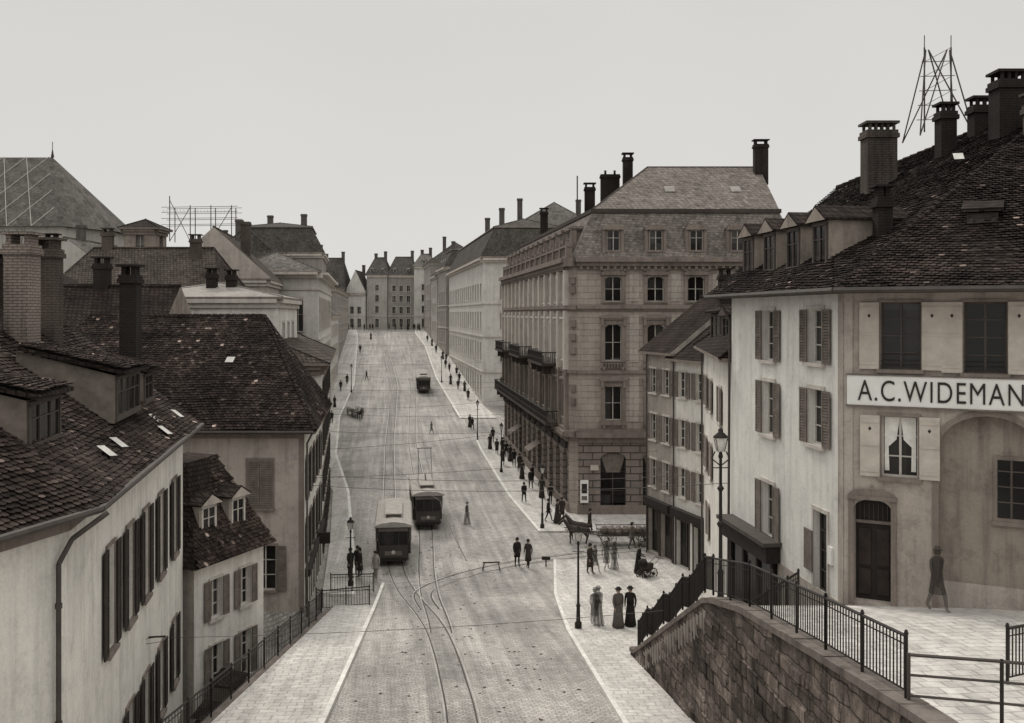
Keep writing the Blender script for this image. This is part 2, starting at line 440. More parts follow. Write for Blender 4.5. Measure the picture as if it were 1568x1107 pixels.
def facade(mb,p0,p1,z0,z1,wall,ops=[],depth=.2,w=0):
    """wall with real openings: ops=(u0,u1,v0,v1,arch_rise,kwargs)"""
    F=Fr(p0,p1)
    us=sorted(set([0,F.L]+[min(max(o[0],0),F.L) for o in ops]+[min(max(o[1],0),F.L) for o in ops]))
    vs=sorted(set([z0,z1]+[o[2] for o in ops]+[o[3] for o in ops]))
    vs=[v for v in vs if z0<=v<=z1]
    for i in range(len(us)-1):
        um=(us[i]+us[i+1])/2; run=None
        for j in range(len(vs)-1):
            vmid=(vs[j]+vs[j+1])/2
            hole=any(o[0]<um<o[1] and o[2]<vmid<o[3] for o in ops)
            if not hole:
                if run is None: run=vs[j]
            if (hole or j==len(vs)-2) and run is not None:
                top=vs[j] if hole else vs[j+1]
                mb.poly('walls',[F.p(us[i],run,w),F.p(us[i+1],run,w),F.p(us[i+1],top,w),F.p(us[i],top,w)],wall); run=None
    for o in ops:
        u0,u1,v0,v1,arch,kw=o; kw=dict(kw); dp=kw.get('depth',depth); 
        for a,b,c,d in ((u0,v0,u0,v1),(u1,v1,u1,v0),(u0,v1,u1,v1),(u1,v0,u0,v0)):
            mb.poly('walls',[F.p(a,b,w),F.p(c,d,w),F.p(c,d,w-dp),F.p(a,b,w-dp)],wall)
        if arch:
            c=(u0+u1)/2; r=(u1-u0)/2; n=8
            for side in (-1,1):
                pts=[]
                for k in range(n+1):
                    a=math.pi/2*k/n; pts.append((c+side*r*math.cos(a),v1-arch+arch*math.sin(a)))
                cor=(c+side*r,v1)
                for k in range(n):
                    mb.poly('walls',[F.p(*cor,w),F.p(*pts[k],w),F.p(*pts[k+1],w)],wall)
                    mb.poly('walls',[F.p(*pts[k],w),F.p(*pts[k+1],w),F.p(*pts[k+1],w-dp+.01),F.p(*pts[k],w-dp+.01)],wall)
        if not kw.pop('nofit',False):
            kw.setdefault('depth',dp); window(mb,F,u0,u1,v0,v1,**kw)
    return F
def offs(pts,d):
    n=len(pts); out=[]
    for i in range(n):
        p0=Vector(pts[i-1]);p1=Vector(pts[i]);p2=Vector(pts[(i+1)%n])
        a=(p1-p0).normalized(); b=(p2-p1).normalized()
        na=Vector((a.y,-a.x)); nb=Vector((b.y,-b.x))
        bis=(na+nb); k=1+na.dot(nb)
        out.append(tuple(p1+bis*(d/k)))
    return out
def lerp2(a,b,t): return (a[0]+(b[0]-a[0])*t,a[1]+(b[1]-a[1])*t)
def hiproof(mb,fp,z,h,roofm,ov=.5,hip=1.0,wall=None,fas=S_TRIM,thick=.14,drop=0,rot=None):
    q=offs(fp,ov)
    d01=(Vector(q[1])-Vector(q[0])).length; d12=(Vector(q[2])-Vector(q[1])).length
    r=(d01<d12) if rot is None else rot
    if r: q=q[1:]+q[:1]; d01,d12=d12,d01
    zt=z+thick
    mb.poly('roof',[(x,y,z) for x,y in q[::-1]],fas)
    for i in range(4):
        a=q[i];b=q[(i+1)%4]; mb.poly('roof',[(a[0],a[1],z),(b[0],b[1],z),(b[0],b[1],zt),(a[0],a[1],zt)],fas)
    ma=lerp2(q[3],q[0],.5); mbp=lerp2(q[1],q[2],.5)
    ins=min(.49,hip*d12/2/d01)
    ra=lerp2(ma,mbp,ins); rb=lerp2(mbp,ma,ins)
    Q=[(x,y,zt) for x,y in q]; A=(ra[0],ra[1],zt+h); B=(rb[0],rb[1],zt+h)
    m2=roofm
    mb.poly('roof',[Q[0],Q[1],B,A],m2); mb.poly('roof',[Q[2],Q[3],A,B],m2)
    gm=roofm if hip>0.01 else (wall or roofm)
    mb.poly('roof',[Q[1],Q[2],B],gm); mb.poly('roof',[Q[3],Q[0],A],gm)
    mb.bar('roof',A,B,.12,roofm)
    if hip>.01:
        for c,d in ((Q[0],A),(Q[3],A),(Q[1],B),(Q[2],B)): mb.bar('roof',c,d,.08,roofm,n=4)
    return A,B
def mansard(mb,fp,z,h1,ins,h2,roofm,ov=.35,top=None,fas=S_TRIM):
    q=offs(fp,ov); r=offs(fp,-ins)
    mb.poly('roof',[(x,y,z) for x,y in q[::-1]],fas)
    for i in range(4):
        a=q[i];b=q[(i+1)%4]
        mb.poly('roof',[(a[0],a[1],z),(b[0],b[1],z),(b[0],b[1],z+.3),(a[0],a[1],z+.3)],fas)
        c=r[(i+1)%4]; d=r[i]
        mb.poly('roof',[(a[0],a[1],z+.3),(b[0],b[1],z+.3),(c[0],c[1],z+h1),(d[0],d[1],z+h1)],roofm)
    return hiproof(mb,r,z+h1,h2,top or roofm,ov=.18,fas=fas)
def dormer(mb,c,z,t,n,w,h,dep,wall,roofm,kind='gable',frame=FRAME,glass=GLASS,trim=None):
    t=Vector(t).normalized(); F=Fr((c[0]-t[0]*w/2,c[1]-t[1]*w/2),(c[0]+t[0]*w/2,c[1]+t[1]*w/2))
    P_='dormers'
    mb.box(P_,F,0,w,z,z+h,-dep,0,wall)
    mb.poly(P_,[F.p(.16,z+.2,.004),F.p(w-.16,z+.2,.004),F.p(w-.16,z+h-.14,.004),F.p(.16,z+h-.14,.004)],glass)
    tm=trim or frame
    mb.box(P_,F,.06,.16,z+.1,z+h-.1,0,.06,tm); mb.box(P_,F,w-.16,w-.06,z+.1,z+h-.1,0,.06,tm)
    mb.box(P_,F,.0,w,z+.06,z+.2,0,.09,tm); mb.box(P_,F,.06,w-.06,z+h-.14,z+h-.04,0,.06,tm)
    for i in range(max(1,int(w/.9))):
        c_=w*(i+1)/(max(1,int(w/.9))+1); mb.box(P_,F,c_-.025,c_+.025,z+.2,z+h-.14,.006,.04,frame)
    mb.box(P_,F,.16,w-.16,z+h*.62,z+h*.62+.03,.006,.035,frame)
    o=.14
    if kind=='gable':
        r=w*.38; a=[F.p(-o,z+h,.2),F.p(w+o,z+h,.2),F.p(w/2,z+h+r,.2)]; b=[F.p(-o,z+h,-dep),F.p(w+o,z+h,-dep),F.p(w/2,z+h+r,-dep)]
        mb.add(P_,a+b,[(0,1,2)],wall)
        k=.07
        a2=[(x,y,zz+k) for x,y,zz in a]; b2=[(x,y,zz+k) for x,y,zz in b]
        mb.add(P_,a+b+a2+b2,[(0,2,5,3),(1,4,5,2),(6,9,11,8),(7,8,11,10),(0,6,8,2),(1,2,8,7),(0,3,9,6),(1,7,10,4)],roofm)
    elif kind=='round':
        n_=8; pts=[]
        for i in range(n_+1):
            an=math.pi*i/n_; pts.append((w/2-(w/2+o+.1)*math.cos(an),z+h+w*.30*math.sin(an)))
        fr=[F.p(u,v,.22) for u,v in pts]; bk=[F.p(u,v,-dep) for u,v in pts]
        mb.add(P_,fr,[list(range(n_+1))],tm)
        for i in range(n_): mb.add(P_,[fr[i],fr[i+1],bk[i+1],bk[i]],[(0,1,2,3)],roofm)
        mb.box(P_,F,-o-.1,w+o+.1,z+h-.05,z+h,0,.22,tm)
        mb.box(P_,F,-.22,-.0,z,z+h-.05,-.4,.07,tm); mb.box(P_,F,w,w+.22,z,z+h-.05,-.4,.07,tm)
    else: # shed
        s=.32
        A=[F.p(-o,z+h+.01,.3),F.p(w+o,z+h+.01,.3),F.p(w+o,z+h+s*dep*.9,-dep),F.p(-o,z+h+s*dep*.9,-dep)]
        B=[(x,y,zz+.1) for x,y,zz in A]
        mb.add(P_,A+B,[(0,3,2,1),(4,5,6,7),(0,1,5,4),(1,2,6,5),(3,7,6,2),(0,4,7,3)],roofm)
        mb.add(P_,[F.p(0,z+h,0),F.p(0,z+h+s*dep*.85,-dep),F.p(0,z+h,-dep)],[(0,1,2)],wall)
        mb.add(P_,[F.p(w,z+h,0),F.p(w,z+h+s*dep*.85,-dep),F.p(w,z+h,-dep)],[(0,1,2)],wall)
        return [A,B]
def chimney(mb,x,y,z0,z1,w,d,mat,pots=2,kind='cap',rot=0):
    c,s=math.cos(rot),math.sin(rot); F=Fr((x-w/2*c,y-w/2*s),(x+w/2*c,y+w/2*s)); k=.07
    P_='chimneys'
    mb.box(P_,F,0,w,z0,z1-.3,-d/2,d/2,mat)
    mb.box(P_,F,-k,w+k,z1-.3,z1-.14,-d/2-k,d/2+k,mat)
    mb.box(P_,F,-k*.4,w+k*.4,z1-.14,z1,-d/2-k*.4,d/2+k*.4,mat)
    if kind=='crenel':
        n=max(3,int(w/.22))
        for i in range(n):
            u=(i+.5)/n*w
            for ww in (-d/2+.06,d/2-.06): mb.box(P_,F,u-.045,u+.045,z1,z1+.25,ww-.05,ww+.05,mat)
        mb.box(P_,F,-k,w+k,z1+.25,z1+.34,-d/2-k,d/2+k,mat)
    elif kind=='slab':
        for u in (.05,w-.2): mb.box(P_,F,u,u+.15,z1,z1+.3,-d/2+.05,d/2-.05,mat)
        mb.box(P_,F,-.1,w+.1,z1+.3,z1+.38,-d/2-.08,d/2+.08,mat)
    elif kind=='plain': pass
    else:
        for i in range(pots):
            u=(i+.5)/pots*w; q=F.p(u,0,0)
            mb.bar(P_,(q[0],q[1],z1-.02),(q[0],q[1],z1+.3),.11,mat,.085,8)
            mb.bar(P_,(q[0],q[1],z1+.3),(q[0],q[1],z1+.35),.12,mat,.12,8)
            
def tilefield(name,parent,polys,mat,tw=.17,rh=.15):
    """individually laid beaver-tail tiles; courses run level across each roof plane"""
    V=[];F=[];C=[]
    Z=Vector((0,0,1))
    for poly in polys:
        P0=[Vector(p) for p in poly]
        nrm=(P0[1]-P0[0]).cross(P0[2]-P0[0]).normalized()
        if nrm.z<0: nrm=-nrm
        e1=Z.cross(nrm).normalized(); e2=nrm.cross(e1)
        if e2.z<0: e2=-e2
        pl=[((p-P0[0]).dot(e1),(p-P0[0]).dot(e2)) for p in P0]
        umin=min(a for a,_ in pl);umax=max(a for a,_ in pl);vmin=min(b for _,b in pl);vmax=max(b for _,b in pl)
        def inside(u,v):
            c=False;j=len(pl)-1
            for i in range(len(pl)):
                (xi,yi),(xj,yj)=pl[i],pl[j]
                if (yi>v)!=(yj>v) and u<(xj-xi)*(v-yi)/(yj-yi)+xi: c=not c
                j=i
            return c
        r=0;v=vmin
        while v<vmax:
            u=umin+(tw/2 if r%2 else 0); rj=random.uniform(-.01,.01)+.012*math.sin(r*.7)
            rowt=random.uniform(.8,1.2)
            while u<umax:
                if inside(u,v+rh*.5):
                    sag=.04*math.sin(u*1.1+r*.05)+.03*math.sin(u*.37+2+r*.11)+.03
                    lo=.05+random.uniform(-.006,.022)+sag; hi=.012+sag; g=.006
                    jj=random.uniform(-.018,.018); L=rh*1.35
                    pts=[(u-tw/2+g,v+L,hi),(u-tw/2+g,v+.035+rj+jj,lo),(u-tw/4,v+.004+rj+jj,lo),(u+tw/4,v+.004+rj+jj,lo),(u+tw/2-g,v+.035+rj+jj,lo),(u+tw/2-g,v+L,hi)]
                    b=len(V)
                    for a,c_,h in pts: V.append(tuple(P0[0]+e1*a+e2*c_+nrm*h))
                    for a,c_,h in pts[1:5]: V.append(tuple(P0[0]+e1*a+e2*(c_+.004)+nrm*(h-.028)))
                    F.append((b,b+1,b+2,b+3,b+4,b+5)); F.append((b+1,b+6,b+7,b+2)); F.append((b+2,b+7,b+8,b+3)); F.append((b+3,b+8,b+9,b+4))
                    t=rowt*random.uniform(.5,1.5)
                    q=random.random()
                    if q<.02: t*=3.4
                    elif q<.024: t=11
                    C+=[t]*6+[t*.45]*12
                u+=tw
            r+=1; v+=rh
    me=bpy.data.meshes.new(name); me.from_pydata(V,[],F); me.materials.append(mat)
    ca=me.color_attributes.new('tint','FLOAT_COLOR','CORNER')
    arr=[]
    for t in C: arr+=[t,t,t,1]
    ca.data.foreach_set('color',arr)
    o=bpy.data.objects.new(name,me); link(o); o.parent=parent
    return o
def ridge_tiles(mb,a,b,mat,r=.11,l=.34):
    a=Vector(a);b=Vector(b);n=max(1,int((b-a).length/l))
    for i in range(n):
        p=a+(b-a)*(i/n); q=a+(b-a)*((i+1.12)/n); mb.bar('ridge_tiles',p+Vector((0,0,.05)),q+Vector((0,0,.02+random.uniform(0,.02))),r,mat,r*.82,n=7)
def block(name,fp,z0,z1,wall,roofm,roof,rows=[],bay=3.0,w=1.1,edges=(0,1,3),frame=FRAMEF,glass=GLASSF,trim=S_TRIML,cornice=.35,depth=.2,chim=[],bands=[],shut=None,extra=None,nm=1,nt=1,arch=0,chm=BRKF,ckind='plain'):
    mb=MB(); n=len(fp)
    for i in range(n):
        a,b=fp[i],fp[(i+1)%n]; L=(Vector(b)-Vector(a)).length
        ops=[]
        if i in edges:
            k=max(1,int((L-1.0)/bay)); m=(L-k*bay)/2
            for (v0,v1) in rows:
                for j in range(k):
                    c=m+bay*(j+.5); ops.append((c-w/2,c+w/2,v0,v1,arch,dict(frame=frame,glass=glass,surround=trim,nm=nm,nt=nt,simple=True,shut=shut,louv=False)))
        F=facade(mb,a,b,z0,z1,wall,ops,depth)
        if i in edges:
            for zb in bands: mb.box('trim',F,0,F.L,zb,zb+.22,0,.14,trim)
            if cornice:
                mb.box('trim',F,-.02,F.L+.02,z1-.25,z1-.003,0,cornice,trim); mb.box('trim',F,0,F.L,z1-.55,z1-.25,0,cornice*.5,trim)
    if roof[0]=='hip': hiproof(mb,fp,z1,roof[1],roofm,ov=roof[2] if len(roof)>2 else .45,hip=roof[3] if len(roof)>3 else 1,wall=wall,rot=roof[4] if len(roof)>4 else None)
    elif roof[0]=='mansard': mansard(mb,fp,z1,roof[1],roof[2],roof[3],roofm)
    else: mb.poly('roof',[(x,y,z1) for x,y in fp],roofm)
    for c in chim: chimney(mb,*c[:2],c[2],c[3],c[4] if len(c)>4 else .8,.6,chm,2,ckind)
    if extra: extra(mb)
    return mb.finish(name)

# ============================================================ RIGHT: corner house with shop sign
TZ=[(9.2,-10),(8.6,15),(8.2,19),(7.7,23.5),(7.1,26.5),(2.35,36)]
def tz(y): return ip(TZ,y)
mb=MB()
A0=(8.05,35.9); A1=(9.13,26.9); A2=(18.0,22.32)
z0,z1=0,15.66
kwL=dict(surround=S_TRIML,sw=.1,shut='open',shm=SHUTM,nm=1,nt=2,depth=.22)
L=(Vector(A1)-Vector(A0)).length
ops=[]
def oL(ua,ub,v0,v1,**k):
    kk=dict(kwL); kk.update(k); ops.append((L-ub,L-ua,v0,v1,0,kk))
oL(1.3,2.3,13.55,15.12); oL(4.95,5.95,13.45,15.1)
oL(1.3,2.3,11.15,12.78); oL(4.95,5.95,11.0,12.75)
oL(5.0,6.0,7.6,9.4,shut='open'); oL(1.05,1.95,6.9,9.25,shut=None,sill=False,nm=0,nt=3,frame=FRAMED)
F=facade(mb,A0,A1,z0,z1,W_WHITE,ops)
mb.box('trim',F,L-.3,L,z0,z1,.0,.05,W_RA)
mb.box('trim',F,L-2.5,L-1.95,7.4,8.6,.05,.09,SHUTM)
mb.box('trim',F,L-.95,L-.7,7.9,8.4,.0,.06,SIGNW)
mb.box('trim',F,0,L,z0,7.0,.0,.03,W_GREY)
mb.box('shopfront',F,.2,4.6,7.0,7.55,.03,.5,DOORM); mb.box('shopfront',F,.1,4.7,7.55,7.68,.0,.62,IRONM)
mb.box('shopfront',F,.4,4.4,4.2,6.95,.03,.12,GLASS)
for u in (.4,1.7,3.0,4.3): mb.box('shopfront',F,u-.08,u+.08,3.8,7.0,.12,.2,DOORM)
ops=[]
kwF=dict(surround=S_TRIM,sw=.06,shut='open',shm=SHUTL,louv=False,nm=1,nt=3,depth=.24,frame=FRAMED,swid=.5)
ops.append((.93,1.94,13.5,15.3,0,kwF)); ops.append((2.98,3.98,13.45,15.3,0,kwF)); ops.append((5.0,6.0,13.45,15.3,0,kwF)); ops.append((7.0,8.0,13.45,15.3,0,kwF))
k2=dict(kwF); k2.update(frame=FRAME,nt=2); ops.append((.95,1.88,10.6,12.25,0,k2))
ops.append((.25,1.2,7.15,9.95,.25,dict(nofit=True,depth=.35)))
ops.append((2.36,4.75,7.0,12.35,.95,dict(nofit=True,depth=.35)))
ops.append((6.2,7.3,7.0,9.9,.3,dict(nofit=True,depth=.35)))
F=facade(mb,A1,A2,z0,z1,W_RA,ops)
mb.box('trim',F,0,.22,z0,z1,.0,.04,W_GREY)
for ua,ub in ((.93,1.94),(2.98,3.98),(5,6)): # little iron sill guards
    for v in (13.6,13.72,13.9): mb.bar('sill_guards',F.p(ua,v,.1),F.p(ub,v,.1),.012,IRON,n=4)
mb.poly('walls',[F.p(2.36,6.9,-.34),F.p(4.75,6.9,-.34),F.p(4.75,12.35,-.34),F.p(2.36,12.35,-.34)],W_BROWN)
F2=Fr(F.p(2.36,0,-.34)[:2],F.p(4.75,0,-.34)[:2])
mb.box('trim',F2,1.3,2.15,9.6,11.3,0,.05,S_TRIM); mb.box('trim',F2,1.4,2.05,9.7,11.2,.05,.06,GLASS)
for v in (10.1,10.5,10.9): mb.box('window_frames',F2,1.4,2.05,v,v+.03,.06,.08,FRAMED)
mb.box('window_frames',F2,1.7,1.75,9.7,11.2,.06,.085,FRAMED); mb.box('trim',F2,1.25,2.2,9.5,9.6,0,.1,S_TRIM)
mb.box('trim',F2,0,2.39,7.0,7.9,0,.04,W_GREY)
for k in range(12):
    a0=math.pi*k/12;a1=math.pi*(k+1)/12; c=3.555; R=1.195
    q=[(c-R*math.cos(a0),11.4+.95*math.sin(a0)),(c-R*math.cos(a1),11.4+.95*math.sin(a1)),(c-(R+.14)*math.cos(a1),11.4+1.1*math.sin(a1)),(c-(R+.14)*math.cos(a0),11.4+1.1*math.sin(a0))]
    mb.add('trim',[F.p(*p,.035) for p in q],[(0,1,2,3)],S_TRIM)
mb.box('trim',F,2.22,2.36,7.2,11.4,0,.035,S_TRIM); mb.box('trim',F,4.75,4.89,7.2,11.4,0,.035,S_TRIM)
for (a,b,t) in ((.25,1.2,9.95),(6.2,7.3,9.9)):
    mb.poly('doors',[F.p(a,7,-.34),F.p(b,7,-.34),F.p(b,t,-.34),F.p(a,t,-.34)],DOORM)
    for i in range(2):
        for (v0,v1) in ((7.3,8.0),(8.1,9.1)):
            uu=a+.08+i*(b-a)/2; mb.box('doors',F,uu,uu+(b-a)/2-.16,v0,v1,-.335,-.3,SHUT)
    mb.box('doors',F,a,b,9.25,9.33,-.335,-.26,SHUTM)
    for i in range(7): mb.box('doors',F,a+.1+i*.12,a+.12+i*.12,9.33,9.8,-.33,-.3,IRONM)
    mb.box('trim',F,a-.14,a,7.1,t,0,.07,S_TRIM); mb.box('trim',F,b,b+.14,7.1,t,0,.07,S_TRIM)
    mb.box('trim',F,a-.16,b+.16,t,t+.1,0,.12,S_TRIM)
    c=(a+b)/2
    ppts=[F.p(c-.62*math.cos(math.pi*i/8),t+.1+.2*math.sin(math.pi*i/8),.08) for i in range(9)]
    mb.add('trim',ppts,[range(9)],S_TRIM); mb.add('trim',[F.p(c-.08,t+.28,.1),F.p(c+.08,t+.28,.1),F.p(c,t+.44,.1)],[(0,1,2)],S_TRIM)
mb.add('curtains',[F.p(1.02,12.2,-.17),F.p(1.4,12.2,-.17),F.p(1.32,11.6,-.17),F.p(1.12,11.4,-.17),F.p(1.14,10.75,-.17),F.p(1.02,10.75,-.17)],[range(6)],CURT)
mb.add('curtains',[F.p(1.81,12.2,-.17),F.p(1.43,12.2,-.17),F.p(1.5,11.6,-.17),F.p(1.7,11.4,-.17),F.p(1.69,10.75,-.17),F.p(1.81,10.75,-.17)],[range(6)],CURT)
B2=(22,34);B3=(20,50);B4=(12,50)
for a,b in ((A2,B2),(B2,B3),(B3,B4),(B4,A0)): facade(mb,a,b,z0,z1-.02,W_GREY)
F0=(8.55,26.0,15.6);F1=(18.6,20.9,15.6);L1_=(7.35,37.0,15.6)
R1_=(14.6,44,20.6);R2_=(20.5,35.5,23.1);R3_=(29,31,23.1)
mb.poly('roof',[F0,R1_,L1_],R_TILE); mb.poly('roof',[F0,R2_,R1_],R_TILE); mb.poly('roof',[F0,F1,R2_],R_TILE); mb.poly('roof',[F1,R3_,R2_],R_TILE)
mb.poly('roof',[R1_,R2_,(26,48,15.6)],R_TILE); mb.poly('roof',[L1_,R1_,(14,52,15.6)],R_TILE); mb.poly('roof',[R2_,R3_,(30,46,15.6),(26,48,15.6)],R_TILE)
mb.poly('roof',[(14,52,15.6),R1_,(26,48,15.6)],R_TILE); mb.poly('roof',[F1,(30,26,15.6),R3_],R_TILE)
mb.poly('roof',[(8.55,26.0,15.55),(7.35,37,15.55),(14,52,15.55),(26,48,15.55),(30,26,15.55),(18.6,20.9,15.55)],SHUT)
mb.bar('gutter',(8.5,25.9,15.62),(18.6,20.8,15.62),.08,IRONM); mb.bar('gutter',(8.5,25.9,15.62),(7.3,37.0,15.62),.08,IRONM)
mb.bar('gutter',(7.6,36,15.55),(8.0,36.0,14.7),.05,IRONM); mb.bar('gutter',(8.0,36.0,14.7),(7.95,36.05,3),.05,IRONM)
ridge_tiles(mb,R1_,R2_,R_TILE); ridge_tiles(mb,R2_,R3_,R_TILE); ridge_tiles(mb,F0,R2_,R_TILE,.09)
for k in range(4):
    y=30.4+k*2.05; x=9.25-.119*(y-26.9)+.75
    dormer(mb,(x,y),16.35,(-.12*-1,-.99),None,1.15,1.5,2.6,W_BROWN,R_TILE,'gable',frame=FRAMED)
dormer(mb,(13.3,27.7),17.4,(.888,-.459),None,.8,.45,1.4,W_DARK,R_TILE,'shed',frame=FRAMED)
dormer(mb,(17.0,27.2),18.2,(.888,-.459),None,.8,.45,1.4,W_DARK,R_TILE,'shed',frame=FRAMED)
for (x,y,za,zb,w,d,m,k) in ((14.3,38.2,18.5,22.1,1.15,.8,BRKM,'crenel'),(16.6,37.5,20,22.7,.6,.6,BRKD,'crenel'),(18.1,37.8,21,23.0,.8,.6,BRKD,'crenel'),
        (17.3,34.2,19,23.1,.95,.8,BRKD,'crenel'),(17.4,32.2,18.5,21.9,.8,.8,BRKM,'slab'),(11.2,29.6,16.5,18.5,.45,.45,BRKD,'slab')):
    chimney(mb,x,y,za,zb,w,d,m,2,k)
for (x,y,z) in ((12.2,28.0,17.05),(10.2,30.9,17.2),(14.9,33,20.0)):
    mb.add('skylights',[(x,y,z+.2),(x+.3,y-.1,z+.2),(x+.4,y+.25,z+.45),(x+.1,y+.35,z+.45)],[(0,1,2,3)],ZINCL)
ra=mb.finish('corner_house')
tilefield('roof_tiles',ra,[(F0,F1,R2_),(L1_,F0,R1_),(F0,R2_,R1_)],T_NEAR2,.18,.16)
mb=MB(); F=Fr(A1,A2)
mb.box('board',F,.08,5.6,12.52,13.32,.06,.1,SIGNW)
for u0,u1,v0,v1 in ((.05,5.63,13.32,13.36),(.05,5.63,12.48,12.52)): mb.box('frame',F,u0,u1,v0,v1,.06,.13,SHUTM)
sg=mb.finish('shop_sign')
cu=bpy.data.curves.new('lettering','FONT'); cu.body='A.C.WIDEMANN'; cu.size=.80; cu.extrude=.008; cu.space_character=1.13; cu.offset=-.002
cu.materials.append(SIGNB)
to=bpy.data.objects.new('lettering',cu); link(to); to.parent=sg
q=F.p(.36,12.65,.115); to.location=q
to.rotation_euler=(math.pi/2,0,math.atan2(F.t.y,F.t.x)); to.scale=(.70,1,1)

# telephone rooftop pylon
mb=MB(); cx,cy=17.6,40.5
base=[(-1.1,-.9),(1.1,-.9),(1.1,.9),(-1.1,.9)]
for sx in (-.55,.55):
    T=(cx+sx,cy,26.0)
    for bx,by in base: mb.bar('frame',(cx+bx,cy+by,22.2),(cx+sx*.8+bx*.05,cy,25.9),.03,IRONM,n=4)
    mb.bar('frame',(cx+sx,cy,22.5),T,.035,IRONM,n=4)
for z in (23,23.6,24.2,24.8,25.4): 
    k=1-(z-22.2)/4.4
    mb.bar('cross_bars',(cx-.55-.4*k,cy,z),(cx+.55+.4*k,cy,z+.04),.018,IRONM,n=4)
    mb.bar('cross_bars',(cx-.55,cy,z),(cx+.55,cy,z+.6),.014,IRONM,n=4)
mb.bar('frame',(cx-.55,cy,26),(cx-.55,cy,26.5),.02,IRONM,n=4); mb.bar('frame',(cx+.55,cy,26),(cx+.55,cy,26.5),.02,IRONM,n=4)
mb.finish('telephone_roof_pylon')

# ---- houses stepping down beyond the corner house
kwB=dict(surround=S_TRIML,sw=.1,shut='open',shm=SHUTM,nm=1,nt=2,depth=.18)
def row_house(p0,p1,back,z1,wall,zr,bays,rows,roofm,shops=True,chims=[]):
    mb=MB(); L=(Vector(p1)-Vector(p0)).length; ops=[]
    for (v0,v1) in rows:
        for j in range(bays):
            c=L*(j+.5)/bays; ww=.9
            ops.append((c-ww/2,c+ww/2,v0,v1,0,kwB))
    if shops:
        for j in range(bays):
            c=L*(j+.5)/bays; ops.append((c-.75,c+.75,.2,2.9,0,dict(surround=S_DARKT,frame=FRAMED,shut=None,nm=1,nt=0,depth=.3,sill=False)))
    F=facade(mb,p0,p1,-.3,z1,wall,ops)
    if shops:
        mb.box('shopfront',F,.1,L-.1,3.15,3.6,0,.35,DOORM)
    n=F.n*-1; q0=(p0[0]+n.x*back,p0[1]+n.y*back); q1=(p1[0]+n.x*back,p1[1]+n.y*back)
    for a,b in ((p1,q1),(q1,q0),(q0,p0)): facade(mb,a,b,-.3,z1,wall)
    fp=[p0,p1,q1,q0]
    hiproof(mb,fp,z1,zr,roofm,ov=.45,hip=0,wall=wall,rot=False)
    mb.bar('downpipe',F.p(.1,z1,.1),F.p(.1,0,.1),.05,IRONM)
    for c in chims: chimney(mb,*c)
    return mb
row_house((8.5,61.5),(9.55,58.0),8,12.5,W_MIDB,3.4,2,[(4.3,6.0),(7.2,8.8),(10.1,11.6)],R_TILE).finish('narrow_townhouse')
row_house((9.6,57.95),(10.9,54.0),8,12.2,W_CREAM,3.4,2,[(4.3,6.0),(7.2,8.8),(10.1,11.6)],R_TILE,True,[(12.6,58,14,17.3,.7,.6,BRKD,2,'slab')]).finish('narrow_townhouse')
mb=MB(); kB=dict(kwB)
a,b=(9.9,50.5),(8.2,36.6)
ops=[(1.2,2.2,10.4,11.9,0,kB),(4.2,5.2,10.4,11.9,0,kB),(1.2,2.2,7.3,8.9,0,kB),(4.2,5.2,7.3,8.9,0,kB),(9,10,10.4,11.9,0,kB),(2.6,3.6,4.2,5.8,0,kB)]
F=facade(mb,a,b,-.3,13.2,W_CREAM,ops)
facade(mb,b,(17,36.6),-.3,13.2,W_CREAM); facade(mb,(17,36.6),(17,50.5),-.3,13.2,W_CREAM); facade(mb,(17,50.5),a,-.3,13.2,W_CREAM)
hiproof(mb,[b,(17,36.6),(17,50.5),a],13.2,3.2,R_TILE,ov=.5,hip=.9)
dormer(mb,(9.9,47.5),13.6,(.1,-1),None,1.6,1.4,2.5,W_DARK,R_TILE,'shed',frame=FRAMED)
dormer(mb,(9.7,44.2),13.6,(.1,-1),None,1.2,1.3,2.5,W_DARK,R_TILE,'gable',frame=FRAMED)
chimney(mb,12,47,15,17.6,.7,.6,BRKD,2,'slab')
mb.bar('downpipe',F.p(.15,13.1,.12),F.p(.15,0,.12),.05,IRONM)
mb.finish('plastered_townhouse')

